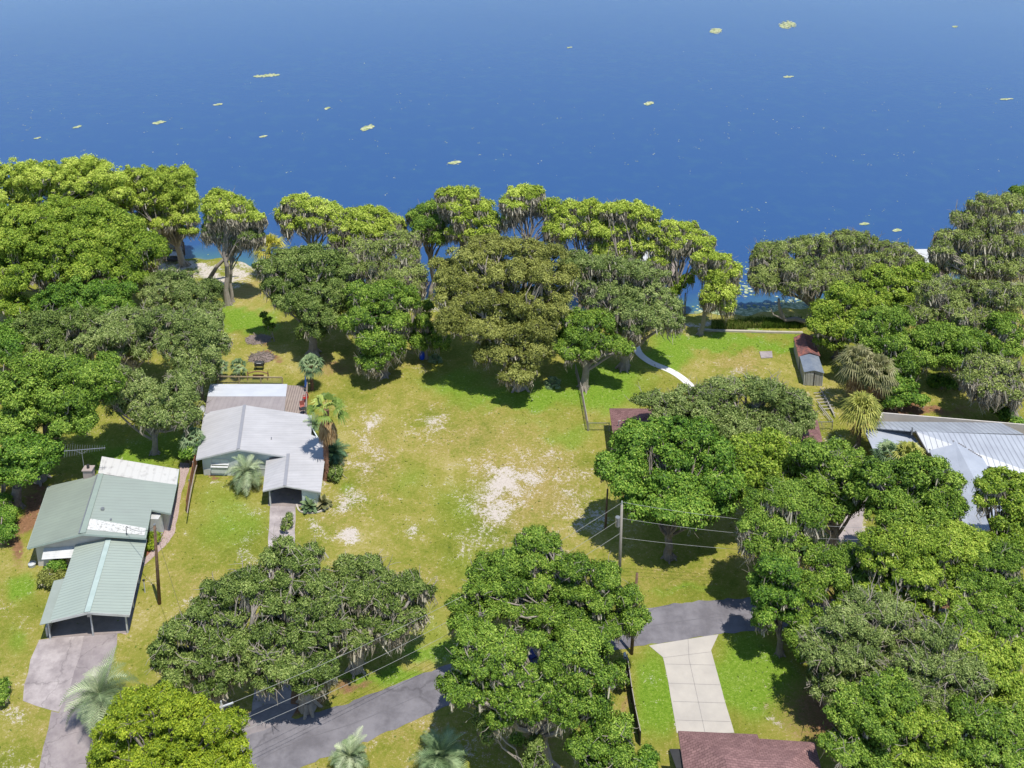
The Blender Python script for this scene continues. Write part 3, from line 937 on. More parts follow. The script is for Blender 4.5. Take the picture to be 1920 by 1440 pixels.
def walls(foot, roofs, dz=.14, default=2.3, base=0.0, close=True, th=.12):
    """foot: world xy polygon; top follows the lowest roof plane above"""
    mb = MB()
    n = len(foot)
    for i in range(n if close else n - 1):
        a = Vector((foot[i][0], foot[i][1], 0)); b_ = Vector((foot[(i + 1) % n][0], foot[(i + 1) % n][1], 0))
        k_ = max(1, int((b_ - a).length / .5))
        d = (b_ - a).normalized(); nn = Vector((-d.y, d.x, 0)) * th / 2
        pr = []
        for j in range(k_ + 1):
            q = a.lerp(b_, j / k_)
            zs = [plane_z(r[:3], q.x, q.y) for r in roofs if inside(r, q.x, q.y)]
            zt = (min(zs) if zs else default) - dz
            pr.append((q, zt))
        for (q, zq), (r_, zr) in zip(pr[:-1], pr[1:]):
            mb.add([q - nn + Vector((0, 0, base)), r_ - nn + Vector((0, 0, base)), r_ - nn + Vector((0, 0, zr)), q - nn + Vector((0, 0, zq)),
                    q + nn + Vector((0, 0, base)), r_ + nn + Vector((0, 0, base)), r_ + nn + Vector((0, 0, zr)), q + nn + Vector((0, 0, zq))],
                   [(0, 1, 2, 3), (5, 4, 7, 6), (3, 2, 6, 7), (0, 3, 7, 4), (1, 5, 6, 2)])
    return mb


def inset(poly, d):
    P = [Vector((p[0], p[1])) for p in poly]
    ar = sum(P[i].x * P[(i + 1) % len(P)].y - P[(i + 1) % len(P)].x * P[i].y for i in range(len(P)))
    sg = 1 if ar > 0 else -1
    out = []
    n = len(P)
    for i in range(n):
        a, b_, c = P[i - 1], P[i], P[(i + 1) % n]
        d1 = (b_ - a).normalized(); d2 = (c - b_).normalized()
        n1 = Vector((-d1.y, d1.x)) * sg; n2 = Vector((-d2.y, d2.x)) * sg
        m = (n1 + n2)
        m = m / max(m.dot(n1), .35)
        out.append(b_ + m * d)
    return out


def window(a, b_, z0, z1_, root, nrm, mull=1, frame='white'):
    """window on a wall between plan points a,b"""
    a = Vector((a[0], a[1], 0)); b_ = Vector((b_[0], b_[1], 0)); nv = Vector((nrm[0], nrm[1], 0)).normalized()
    mb = MB()
    o = nv * .05
    for (p, q) in (((a, z0), (b_, z0)), ((a, z1_), (b_, z1_)), ((a, z0), (a, z1_)), ((b_, z0), (b_, z1_))):
        mb.bar(p[0] + o + Vector((0, 0, p[1])), q[0] + o + Vector((0, 0, q[1])), .07)
    for i in range(1, mull + 1):
        m = a.lerp(b_, i / (mull + 1)) + o
        mb.bar(m + Vector((0, 0, z0)), m + Vector((0, 0, z1_)), .05)
    w = mb.build('window', MT[frame], root)
    gb = MB(); o2 = nv * .03
    d = (b_ - a)
    gb.box((a + b_) / 2 + o2 + Vector((0, 0, (z0 + z1_) / 2)), (d.length, .02, z1_ - z0), rz=math.atan2(d.y, d.x))
    pn = gb.build('pane', MT['glass'])
    pn.parent = w; pn.matrix_parent_inverse = w.matrix_world.inverted() if False else Matrix.Identity(4)
    # window itself has identity-like world matrix (mesh in world space under root)
    pn.matrix_parent_inverse = (Matrix.Translation(root.location)).inverted() @ Matrix.Identity(4) if False else Matrix.Identity(4)
    return w


def lerp(a, b_, t):
    return (a[0] + (b_[0] - a[0]) * t, a[1] + (b_[1] - a[1]) * t)


# ---------------- silver roofed house (house two)
h2 = empty('house', G(470, 880, 0), 'low pale green house with silver white metal gable roof and single carport', 'house')
ez, rz_ = 2.25, 3.4
FL = G(368, 860.5, ez); RF = G(446.5, 842, rz_); RB = G(458.5, 759.5, rz_); BL = G(383, 774, ez)
m2 = (RB - RF).normalized()


def on_right(px, py):  # point of the right slope plane (through ridge, falling to the right)
    A = RF; n_ = (RB - RF).cross(Vector((m2.y, -m2.x, -.128)))
    d = ray(px, py); o = Vector((0, 0, H))
    t = (A - o).dot(n_) / d.dot(n_)
    return o + d * t


BR = on_right(585, 779); S1 = on_right(583.5, 815); S2 = on_right(611, 826); FR = on_right(608.5, 866)
R1 = [FL, RF, RB, BL]
R2 = [RF, FR, S2, S1, BR, RB]
dirr = (m2.x, m2.y)
mroof2 = M_ribbed('silver_roof', (.62, .60, .60), (.47, .455, .455), dirr, .40, .35, .90, .55, .35, lo=.38, hi=.68)
mridge = M_plain('ridge_cap', (.29, .29, .31), (.24, .24, .26), rough=.6)
mb = MB().slab(R1, .1).slab([p + Vector((0, 0, .004)) for p in R2], .1)
rf = mb.build('roof', mroof2, h2)
# fascia boards
mb = MB()
for a, b_ in ((FL, RF), (RF, FR), (BL, RB), (RB, BR), (FL, BL)):
    o = Vector((0, 0, -.11))
    dd = (b_ - a).normalized()
    mb.bar(a + o - dd * .02, b_ + o, .06, .16)
fa = mb.build('fascia', MT['white'], h2)
mb = MB(); mb.bar(RF + Vector((0, 0, .035)), RB + Vector((0, 0, .035)), .34, .05); mb.build('ridge_cap', mridge, h2)
# wing
wl0 = G(492.6, 920, 2.0); wl1 = G(499.5, 858, 2.05); wr0 = G(601, 922, 2.05); wr1 = G(608, 862, 2.34)
wf = G(534, 910.5, 2.45); wb = G(540.5, 851, 2.80)
W1 = [wl0, wf, wb, wl1]; W2 = [wf, wr0, wr1, wb]
# keep the wing roof a touch above the main plane where they meet
mb = MB().slab(W1, .09).slab(W2, .09)
mb.build('carport_roof', mroof2, h2)
mb = MB(); mb.bar(wf + Vector((0, 0, .03)), wb + Vector((0, 0, .03)), .34, .04)
mb.build('ridge_cap', mridge, h2)
mb = MB(); mb.bar(wl0 - Vector((0, 0, .09)), wf - Vector((0, 0, .09)), .06, .14).bar(wf - Vector((0, 0, .09)), wr0 - Vector((0, 0, .09)), .06, .14).bar(wr0 - Vector((0, 0, .08)), wr1 - Vector((0, 0, .08)), .06, .12)
mb.build('fascia', MT['white'], h2)
foot = inset([FL, RF, FR, S2, BR, RB, BL], .55)
foot_main = [foot[0], foot[2], foot[3], foot[4], foot[6]]
walls([(p.x, p.y) for p in foot_main], [R1, R2]).build('wall', MT['palewall'], h2)
fl = foot_main[0]; fr = foot_main[1]
wn_ = (fr - fl).normalized(); nrm2 = (wn_.y, -wn_.x)
# awning window
wa = fl + wn_ * .95; wb_ = fl + wn_ * 2.7
window(wa, wb_, 1.05, 1.95, h2, nrm2, 1)
mb = MB()
n3 = Vector((nrm2[0], nrm2[1], 0))
A = Vector((wa.x, wa.y, 1.45)); B = Vector((wb_.x, wb_.y, 1.45))
for i in range(2):
    o = n3 * (.10 + .24 * i); dz_ = -.14 * i
    mb.slab([A + o + Vector((0, 0, dz_)), B + o + Vector((0, 0, dz_)), B + o + n3 * .15 + Vector((0, 0, dz_ - .07)), A + o + n3 * .15 + Vector((0, 0, dz_ - .07))], .02)
for q_ in (A, B):
    mb.bar(q_ + n3 * .08, q_ + n3 * .5 - Vector((0, 0, .22)), .04)
mb.build('awning', MT['white'], h2)
wa = fl + wn_ * 5.6; wb_ = fl + wn_ * 6.6
window(wa, wb_, .9, 1.95, h2, nrm2, 0)
# white panel painting the sunlit foot of the wall by the corner
mb = MB(); p = fl + wn_ * .42
mb.box((p.x + nrm2[0] * .1, p.y + nrm2[1] * .1, .38), (.75, .06, .76), rz=math.atan2(wn_.y, wn_.x)); mb.build('panel', MT['white'], h2)
# carport: rear wall, side store, post
cf = inset([wl0, wr0, wr1, wl1], .35)
st0 = lerp(cf[0], cf[1], .70)
bk = lerp(cf[3], cf[2], .70)
walls([st0, (cf[1].x, cf[1].y), (cf[2].x, cf[2].y), bk], [W1, W2], dz=.1).build('store_wall', MT['palewall'], h2)
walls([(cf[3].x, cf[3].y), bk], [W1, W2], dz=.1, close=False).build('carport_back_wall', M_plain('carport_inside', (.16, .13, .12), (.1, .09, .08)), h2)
mb = MB(); p = lerp(cf[0], cf[1], .055); mb.box((p[0], p[1], 1.05), (.14, .14, 2.1)); mb.build('post', MT['white'], h2)
mb = MB(); p = lerp(cf[0], cf[3], .5); mb.box((p[0], p[1], 1.05), (.12, .12, 2.1)); mb.build('post', MT['white'], h2)
mb = MB(); pp = [lerp(cf[0], cf[1], .0), st0, bk, (cf[3].x, cf[3].y)]
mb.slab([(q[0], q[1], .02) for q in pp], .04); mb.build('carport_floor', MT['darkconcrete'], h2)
# vents
for (x, y) in ((509, 824), (596, 865)):
    p = on_right(x, y); MB().tube([p - Vector((0, 0, .05)), p + Vector((0, 0, .28))], .05, 7).build('vent_pipe', MT['steel'], h2)
# porch at the back, over the deck side
PB = [G(394, 720, 2.45), G(538.6, 720, 2.45), G(536, 743, 2.5), G(389, 743, 2.5)]
PG = [G(389, 743, 2.49), G(536, 743, 2.49), G(533, 772, 2.42), G(384, 774, 2.42)]
MB().slab(PB, .06).build('porch_roof', M_ribbed('porch_metal', (.72, .74, .78), (.58, .6, .64), (0, 1), .3, .2, .93, .4, .4, lo=.4, hi=.72), h2)
MB().slab([p - Vector((0, 0, .02)) for p in PG], .06).build('lower_porch_roof', M_ribbed('weathered_roof', (.36, .32, .31), (.23, .20, .20), (1, 0), .5, .2, .93, .8, .8, lo=.35, hi=.62), h2)
for (x, y) in ((397, 725), (465, 725), (534, 725), (392, 760), (533, 760)):
    p = G(x, y, 2.35); MB().box((p.x, p.y, 1.17), (.1, .1, 2.34)).build('porch_post', MT['white'], h2)
# deck
mb = MB().slab([G(538.6, 722, .75), G(576.5, 724, .75), G(575.5, 778, .75), G(532, 774, .75)], .1)
dk = mb.build('deck', MT['deck'], h2)
for (x, y) in ((541, 725), (557, 725), (575, 726), (575, 750), (574.5, 775)):
    p = G(x, y, .65); MB().box((p.x, p.y, .33), (.12, .12, .66)).build('deck_post', MT['wood'], h2)
mb = MB()
p0 = G(576.8, 723, .75); p1 = G(575, 777, .75)
for i in range(9):
    q = p0.lerp(p1, i / 8); mb.box((q.x, q.y, 1.2), (.07, .07, .95))
mb.bar(p0 + Vector((0, 0, .92)), p1 + Vector((0, 0, .92)), .1, .05)
q = p0 + Vector((0, 0, 0)); mb.box((q.x, q.y, 1.7), (.1, .1, 1.9))
mb.build('deck_railing', MT['wood'], h2)
mb = MB()
q0 = G(385, 773, 2.7)
# dish: shallow bowl
ring = []
for r_, zz in ((0, 0), (.18, .02), (.34, .09), (.42, .16)):
    ring.append([Vector((r_ * math.cos(a * .5236), r_ * math.sin(a * .5236), zz)) for a in range(12)])
Rm = Vector((-.5, -.7, .6)).to_track_quat('Z', 'Y').to_matrix()
vs_ = [q0 + Vector((-.15, -.1, .45)) + Rm @ v for rr in ring for v in rr]
fs = [(i * 12 + k_, i * 12 + (k_ + 1) % 12, (i + 1) * 12 + (k_ + 1) % 12, (i + 1) * 12 + k_) for i in range(3) for k_ in range(12)]
mb.add(vs_, fs)
mb.tube([q0 - Vector((0, 0, .25)), q0 + Vector((-.1, -.05, .42))], .03, 6)
mb.bar(q0 + Vector((-.15, -.1, .45)), q0 + Vector((-.5, -.55, .75)), .03)
mb.build('satellite_dish', MT['white'], h2)

# things on the deck
t = empty('folded_umbrella', G(574, 734, .75), 'blue folded patio umbrella standing at the corner of the wooden deck', 'umbrella')
p = t.location
MB().tube([p, p + Vector((0, 0, 2.1))], .025, 6).build('pole', MT['steel'], t)
MB().tube([p + Vector((0, 0, .7)), p + Vector((0, 0, 1.2)), p + Vector((0, 0, 2.0))], [.17, .13, .04], 8).build('canopy', MT['blueswim'], t)


def plastic_chair(px, py, z, rz, label, mat):
    t_ = empty('garden_chair', G(px, py, z), label, 'chair')
    p_ = t_.location; R = Matrix.Rotation(rz, 3, 'Z')
    MB().box(p_ + Vector((0, 0, .42)), (.5, .5, .05), rz=rz).build('seat', mat, t_)
    MB().box(p_ + R @ Vector((0, .25, .7)), (.5, .05, .55), rz=rz).build('backrest', mat, t_)
    for sx in (-1, 1):
        for sy in (-1, 1):
            q_ = p_ + R @ Vector((.21 * sx, .21 * sy, 0))
            MB().bar(q_, q_ + Vector((0, 0, .41)), .04).build('leg', mat, t_)
    for sx in (-1, 1):
        MB().bar(p_ + R @ Vector((.25 * sx, -.22, .62)), p_ + R @ Vector((.25 * sx, .24, .62)), .05).build('armrest', mat, t_)
    return t_


plastic_chair(573, 752, .75, -.9, 'bright red chair against the railing of the wooden deck', MT['red'])
plastic_chair(567, 768, .75, .3, 'salmon red chair with dark seat at the house end of the deck', M_plain('salmon', (.5, .16, .12), (.35, .1, .08)))
t = empty('deck_table', G(569, 775, .75), 'small dark round table on the deck beside the silver roof edge', 'table')
p = t.location
MB().tube([p + Vector((0, 0, .62)), p + Vector((0, 0, .66))], .32, 12).build('table_top', MT['black'], t)
MB().tube([p, p + Vector((0, 0, .62))], .04, 6).build('leg', MT['black'], t)

# pale rail fence behind the porch
t = empty('rail_fence', G(470, 722, 0), 'pale wooden top rail fence with wire mesh behind the silver house porch', 'fence')
a = G(408.6, 719, 0); b_ = G(530, 721, 0)
mb = MB(); mb.bar(a + Vector((0, 0, .95)), b_ + Vector((0, 0, .95)), .1, .14); mb.build('rail', M_plain('tan_rail', (.5, .4, .25), (.4, .32, .2)), t)
for i in range(4):
    q = a.lerp(b_, i / 3)
    MB().box(q + Vector((0, 0, .48)), (.12, .12, .96)).build('post', M_plain('tan_rail', (.5, .4, .25), (.4, .32, .2)), t)
mb = MB()
for i in range(70):
    q = a.lerp(b_, i / 69); mb.bar(q, q + Vector((0, 0, .9)), .012)
for j in range(7):
    mb.bar(a + Vector((0, 0, .1 + .12 * j)), b_ + Vector((0, 0, .1 + .12 * j)), .012)
mb.build('wire_mesh', MT['steel'], t)
# arched dark bench / swing frame
t = empty('garden_swing', G(481, 711, 0), 'dark arched timber garden swing frame behind the rail fence', 'swing')
p = t.location
mb = MB()
arc = [p + Vector((-1.0 + 2.4 * i / 10, 0, .75 + .3 * math.sin(math.pi * i / 10))) for i in range(11)]
mb.tube(arc, .06, 6)
for x in (-1.0, 1.4):
    mb.bar(p + Vector((x, -.25, 0)), p + Vector((x, 0, 1.05)), .08).bar(p + Vector((x, .25, 0)), p + Vector((x, 0, 1.05)), .08)
mb.build('frame', MT['redbark'], t)
MB().box(p + Vector((.2, 0, .35)), (1.3, .3, .05)).box(p + Vector((.2, .15, .45)), (1.3, .05, .18)).build('seat', MT['redbark'], t)
# kettle grill
t = empty('barbecue', G(487, 693, 0), 'black lidded barbecue grill on the lawn near the brush heaps', 'barbecue')
p = t.location
MB().box(p + Vector((0, 0, .72)), (1.1, .55, .28)).build('firebox', MT['black'], t)
MB().tube([p + Vector((-.55, 0, .88)), p + Vector((.55, 0, .88))], .27, 12).build('lid', MT['black'], t)
MB().bar(p + Vector((-.25, -.3, 1.0)), p + Vector((.3, -.3, 1.0)), .05).build('handle', MT['white'], t)
for sx in (-.45, .45):
    for sy in (-.2, .2):
        MB().bar(p + Vector((sx, sy, 0)), p + Vector((sx, sy, .6)), .05).build('leg', MT['black'], t)


def brush_heap(px, py, r, label, n, mat, h=.5):
    t_ = empty('brush_heap', G(px, py, 0), label, 'brush heap')
    p_ = t_.location
    mb_ = MB()
    for i in range(n):
        a_ = random.random() * 6.28; rr = r * math.sqrt(random.random())
        c_ = p_ + Vector((math.cos(a_) * rr, math.sin(a_) * rr * .8, .05 + h * (1 - rr / r) * random.random()))
        d_ = Vector((random.uniform(-1, 1), random.uniform(-1, 1), random.uniform(-.15, .3))).normalized() * random.uniform(.2, .7)
        mb_.bar(c_ - d_, c_ + d_, random.uniform(.02, .06))
    mb_.build('sticks', mat, t_)
    mm = MB()
    ring_ = [[p_ + Vector((math.cos(k_ * .449) * r * q_ * random.uniform(.85, 1.1), math.sin(k_ * .449) * r * .8 * q_ * random.uniform(.85, 1.1), z_)) for k_ in range(14)] for q_, z_ in ((1.05, .01), (.8, h * .35), (.4, h * .6))]
    vv = [v for rr in ring_ for v in rr] + [p_ + Vector((0, 0, h * .7))]
    ff = [(i * 14 + k_, i * 14 + (k_ + 1) % 14, (i + 1) * 14 + (k_ + 1) % 14, (i + 1) * 14 + k_) for i in range(2) for k_ in range(14)] + [(28 + k_, 28 + (k_ + 1) % 14, 42) for k_ in range(14)]
    mm.add(vv, ff); mm.build('ash_mound', M_plain('ash', (.26, .2, .18), (.12, .09, .08), 3, .95, bump=.6), t_)


brush_heap(484, 637, 1.55, 'greyish flattened ash and twig heap on the bright lawn', 160, MT['wood'], .3)
brush_heap(490, 671, 1.5, 'darker heap of cut branches next to the black barbecue', 220, MT['bark'], .6)

# blue barrel
t = empty('barrel', G(791.5, 673, 0), 'bright blue plastic barrel under the edge of the oaks', 'barrel')
p = t.location
MB().tube([p, p + Vector((0, 0, .08)), p + Vector((0, 0, .45)), p + Vector((0, 0, .82)), p + Vector((0, 0, .9))], [.27, .30, .33, .30, .26], 16).build('drum', MT['blue'], t, True)
MB().tube([p + Vector((0, 0, .28)), p + Vector((0, 0, .32))], .34, 16).tube([p + Vector((0, 0, .58)), p + Vector((0, 0, .62))], .34, 16).build('hoops', MT['blue'], t)
MB().tube([p + Vector((0, 0, .9)), p + Vector((0, 0, .93))], .2, 12).build('lid', MT['blueswim'], t)

# ---------------- green roofed house (house one)
h1 = empty('house', G(180, 1040, 0), 'cream house with sage green metal gable roof and long front carport', 'house')
e1, r1 = 2.5, 3.8
A1 = G(51, 1026.5, e1); B1 = G(155, 1000, r1); C1 = G(189, 889, r1); D1 = G(89.6, 912, e1)
dm = (C1 - B1).normalized()


def onr(px, py, fall=.19):
    n_ = (C1 - B1).cross(Vector((dm.y, -dm.x, -fall)))
    d = ray(px, py); o = Vector((0, 0, H))
    return o + d * ((B1 - o).dot(n_) / d.dot(n_))


E1 = onr(331, 908.8); F1 = onr(319.8, 962); G1 = onr(283.3, 954.6); H1 = onr(273, 1008)
L1 = [A1, B1, C1, D1]; L2 = [B1, H1, G1, F1, E1, C1]
mg = M_ribbed('sage_roof', (.27, .31, .245), (.19, .215, .175), (dm.x, dm.y), .42, .35, .90, .55, .3, lo=.36, hi=.66)
mgw = M_ribbed('sage_roof_right', (.35, .40, .345), (.265, .295, .26), (dm.x, dm.y), .42, .35, .90, .5, .3, lo=.42, hi=.7)  # right slope, a paler tone than the left
mgc = M_ribbed('carport_sheet', (.44, .505, .43), (.35, .40, .35), (dm.x, dm.y), .34, .6, .80, .5, .4, lo=.35, hi=.75)
mwr = M_ribbed('white_worn_roof', (.72, .70, .66), (.33, .31, .29), (dm.y, -dm.x), .7, .2, .93, .7, 1.2, lo=.52, hi=.66)
MB().slab(L1, .1).build('roof', mg, h1)
MB().slab([p + Vector((0, 0, .004)) for p in L2], .1).build('roof', mgw, h1)
mb = MB(); mb.bar(B1 + Vector((0, 0, .04)), C1 + Vector((0, 0, .04)), .5, .05); mb.build('ridge_cap', M_plain('green_ridge', (.30, .36, .30), (.24, .29, .25)), h1)
mb = MB(); mb.bar(lerp(B1, C1, 0) and B1 + Vector((-.34, 0, .0)), C1 + Vector((-.34, 0, .0)), .1, .05); mb.build('ridge_flashing', MT['steel'], h1)
# coating patch
mb = MB(); mb.slab([q + Vector((0, 0, .03)) for q in (onr(169, 972.5), onr(274, 991), onr(271, 1004), onr(163.5, 993))], .01)
mb.build('white_coating', M_plain('flaking_coating', (.74, .73, .69), (.34, .33, .3), 4.5, .9, lo=.5, hi=.62), h1)
PBk = [G(191, 855.6, 2.7), G(335.4, 879.6, 2.35), G(331, 910, 2.45), G(184, 888, 3.2)]
PBk = [G(191, 855.6, 3.0), G(335.4, 879.6, 2.1), E1 - Vector((0, 0, .06)), G(184, 887, 3.3)]
MB().slab(PBk[:3], .08).slab([PBk[0], PBk[2], PBk[3]], .08).build('back_porch_roof', mwr, h1)
mb = MB()
for a, b_ in ((A1, B1), (B1, H1), (H1, G1), (G1, F1), (F1, E1), (A1, D1), (PBk[1], PBk[2])):
    mb.bar(a - Vector((0, 0, .12)), b_ - Vector((0, 0, .12)), .06, .2)
mb.build('fascia', M_plain('pale_green_trim', (.52, .62, .55), (.45, .52, .47)), h1)
f1 = inset([A1, B1, H1, G1, F1, E1, C1, D1], .6)
fm = [f1[0], f1[2], f1[3], f1[4], f1[5], f1[7]]
walls([(p.x, p.y) for p in fm], [L1, L2]).build('wall', MT['cream'], h1)
wv = (fm[1] - fm[0]).normalized(); nr = Vector((wv.y, -wv.x, 0))
wa = fm[0] + wv * .7; wb_ = fm[0] + wv * 3.6
window(wa, wb_, .75, 1.75, h1, nr, 2, 'black')
mb = MB(); A = Vector((wa.x, wa.y, 1.95)) + nr * .1; B = Vector((wb_.x, wb_.y, 1.95)) + nr * .1
for i in range(5):
    o = nr * (.17 * i) + Vector((0, 0, -.10 * i))
    mb.slab([A + o, B + o, B + o + nr * .19 + Vector((0, 0, -.1)), A + o + nr * .19 + Vector((0, 0, -.1))], .02)
mb.build('awning', MT['white'], h1)
# white siding block in the notch
sidew = M_ribbed('white_siding', (.72, .68, .66), (.6, .56, .54), (0, .3), .4, .3, .85, .7)
qa = fm[2]; qb = fm[3]
mb = MB()
dq = (qb - qa)
mb.box(((qa.x + qb.x) / 2 - .1, (qa.y + qb.y) / 2 - .62, 1.1), (dq.length * .8, 1.0, 2.1), rz=math.atan2(dq.y, dq.x))
mb.build('siding', MT['white'], h1)
# back porch posts
for t_ in (.05, .5, .95):
    q = lerp(PBk[0], PBk[1], t_); MB().box((q[0] - .15, q[1] - .35, 1.0), (.12, .12, 2.0)).build('porch_post', MT['white'], h1)
# carport
K = {'lb': G(141.7, 1021, 2.1), 'lf': G(93.7, 1163.7, 2.1), 'rb': G(275, 1010, 2.1), 'rf': G(242.5, 1152.5, 2.1), 'tb': G(204, 1010, 2.75), 'tf': G(163.7, 1147.5, 2.75)}
CL = [K['lf'], K['tf'], K['tb'], K['lb']]; CR = [K['tf'], K['rf'], K['rb'], K['tb']]
MB().slab(CL, .05).slab([p + Vector((0, 0, .003)) for p in CR], .05).build('carport_roof', mgc, h1)
mb = MB(); mb.bar(K['tf'] + Vector((.0, 0, .02)), K['tb'] + Vector((0, 0, .02)), .45, .03); mb.build('ridge_cap', M_plain('pale_ridge', (.52, .62, .57), (.44, .54, .49)), h1)
mb = MB(); mb.bar(K['tf'] + Vector((-.25, 0, .0)), K['tb'] + Vector((-.25, 0, .0)), .10, .06); mb.build('ridge_flashing', M_plain('dark_flash', (.16, .19, .18), (.2, .22, .2)), h1)
LT = [G(101, 1089, 1.95), G(121, 1084.5, 2.05), G(96, 1167, 2.05), G(74, 1171.5, 1.95)]
MB().slab(LT, .05).build('lean_to_roof', M_plain('grey_green_sheet', (.34, .38, .33), (.26, .29, .25), 1.0, .7), h1)
mb = MB()
for a, b_ in ((K['lf'], K['tf']), (K['tf'], K['rf'])):
    mb.bar(a - Vector((0, 0, .12)), b_ - Vector((0, 0, .12)), .05, .22)
mb.bar(K['rf'] - Vector((0, 0, .07)), K['rb'] - Vector((0, 0, .07)), .05, .1)
mb.build('fascia', MT['white'], h1)
ch = inset([K['lf'], K['rf'], K['rb'], K['lb']], .3)
for (t_, s_) in ((-.10, 0), (.5, 0), (.985, 0), (.985, .33), (.985, .66), (-.1, .4), (.02, .66), (.985, .97)):
    q = Vector(lerp(lerp(ch[0], ch[1], t_), lerp(ch[3], ch[2], t_), s_)).to_3d()
    MB().box((q.x, q.y, 1.0), (.11, .11, 2.0)).build('post', MT['white'], h1)
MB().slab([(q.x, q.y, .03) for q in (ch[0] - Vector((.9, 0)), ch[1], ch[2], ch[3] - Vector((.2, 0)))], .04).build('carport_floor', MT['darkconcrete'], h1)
# low block wall beside carport
a = ch[0] + Vector((-.95, .2)); b_ = lerp(ch[0], ch[3], .6)
mb = MB(); mb.bar((a.x, a.y, .45), (b_[0] - .9, b_[1], .45), .15, .9); mb.build('low_wall', MT['cream'], h1)
# gable ladder-like vent
mb = MB(); q = K['tf'] - Vector((-.15, .05, .3)); mb.box(q, (.35, .04, .3)); mb.build('gable_vent', MT['steel'], h1)
# chimney
cp = G(168, 897, 3.2)
chm = MB().box((cp.x, cp.y, 3.2), (.85, .7, 2.2)).box((cp.x, cp.y, 4.33), (1.0, .85, .1)).build('chimney', MT['chimney'], h1)
MB().tube([(cp.x, cp.y, 4.38), (cp.x, cp.y, 4.75)], .14, 8).build('chimney_pot', MT['black'], h1)
# roof vents and service mast
p = onr(192.5, 956); MB().tube([p, p + Vector((0, 0, .2))], .17, 10).build('roof_vent', MT['steel'], h1)
p = onr(208, 975.5); MB().tube([p, p + Vector((0, 0, .15))], .1, 8).build('roof_vent', MT['steel'], h1)
mastp = onr(238, 1004)
MB().tube([mastp - Vector((0, 0, .1)), mastp + Vector((0, 0, .9)), mastp + Vector((.1, -.05, 1.0)), mastp + Vector((.2, -.08, .9))], .035, 6).build('service_mast', MT['black'], h1)
# aerial
t = empty('television_aerial', G(160, 891, 3.0), 'tall television aerial with many rods beside the chimney of the green roofed house', 'aerial')
p = t.location; tp = p + Vector((-.05, 0, 2.9))
MB().tube([p + Vector((0, 0, -2.9)), tp], .03, 6).build('mast', MT['steel'], t)
bv = Vector((3.9, .35, .12)); b0 = tp - bv * .42
mb = MB(); mb.tube([b0, b0 + bv], .035, 6); mb.bar(tp - Vector((.7, .05, .0)), tp - Vector((0, 0, .45)), .03).bar(tp + Vector((.7, .05, 0)), tp - Vector((0, 0, .45)), .03)
mb.build('boom', MT['steel'], t)
mb = MB()
for i in range(17):
    q = b0 + bv * (.02 + .96 * i / 16); L = 1.1 - .045 * i
    e = Vector((-.35, 1, .0)).normalized() * L
    mb.bar(q - e + Vector((0, 0, .03)), q + e + Vector((0, 0, .03)), .02)
mb.build('rods', MT['steel'], t)

# ---------------- brown roofed house (mostly hidden)
h3 = empty('house', G(1340, 830, 0), 'brown shingle hip roofed house almost hidden under grey oak', 'house')
sh = M_shingle('brown_shingle', (.24, .135, .125), (.175, .095, .09))
q = [G(1142.5, 765.5, 2.6), G(1528, 768, 2.6), G(1547, 846, 2.6), G(1153, 846, 2.6)]
ra = G(1212, 778, 4.2); rb = G(1462, 778, 4.2)
HR = [[q[3], q[2], rb, ra], [q[2], q[1], rb], [q[1], q[0], ra, rb], [q[0], q[3], ra]]
mb = MB()
for i, r_ in enumerate(HR): mb.slab(r_, .12)
mb.build('roof', sh, h3)
ft = inset(q, .5)
walls([(p.x, p.y) for p in ft], HR, default=2.6).build('wall', MT['cream'], h3)
mb = MB(); p = G(1160, 797, 3.0); mb.tube([p - Vector((0, 0, .2)), p + Vector((0, 0, .5)), p + Vector((.2, 0, .55))], .04, 6); mb.build('service_mast', MT['white'], h3)
# ---------------- grey-blue metal roof house at the right
h4 = empty('house', G(1800, 880, 0), 'large blue grey metal roofed house among trees', 'house')
mb4 = M_plain('blue_grey_sheet', (.50, .53, .59), (.43, .46, .52), .7, .45)
ms4 = M_ribbed('seamed_sheet', (.50, .53, .58), (.38, .40, .45), (1, .05), .52, .5, .66, .4, .5)
rd4a = G(1716, 809, 4.0); rd4b = G(2050, 821, 4.0)
bk4a = G(1630, 790, 3.0); bk4b = G(1876, 792.5, 3.0); bk4c = G(2050, 850, 2.9)
MB().slab([G(1636, 802, 3.2), rd4a, G(1920, 814, 3.98), bk4b, bk4a], .1).build('back_roof', ms4, h4)
MB().slab([rd4a + Vector((0, 0, .01)), G(1739, 848, 2.85), G(1990, 905, 2.6), rd4b], .1).build('roof', ms4, h4)
MB().slab([G(1618.7, 802.5, 2.9), G(1706, 806, 3.1), G(1727.5, 838, 2.95), G(1638, 845, 2.7)], .1).build('porch_roof', mb4, h4)
wz = 3.75
MB().slab([G(1742, 843, 3.0), G(1790, 826, wz), G(1872, 985, wz), G(1819, 1008, 2.7)], .1).slab([G(1790, 826, wz), G(1842, 858, 3.25), G(1925, 1000, 2.7), G(1872, 985, wz)], .1).build('wing_roof', mb4, h4)
MB().bar(rd4a + Vector((0, 0, .05)), G(1739, 848, 2.92), .12, .06).build('valley_flashing', MT['black'], h4)
mb = MB()
for a, b_ in ((G(1742, 843, 3.05), G(1790, 826, wz + .05)), (G(1790, 826, wz + .05), G(1842, 858, 3.3))):
    for i in range(14):
        if random.random() < .7:
            mb.bar(a.lerp(b_, i / 14), a.lerp(b_, (i + .7) / 14), .12, .05)
mb.build('ridge_vent', M_plain('dark_edge', (.12, .11, .11), (.2, .18, .18)), h4)
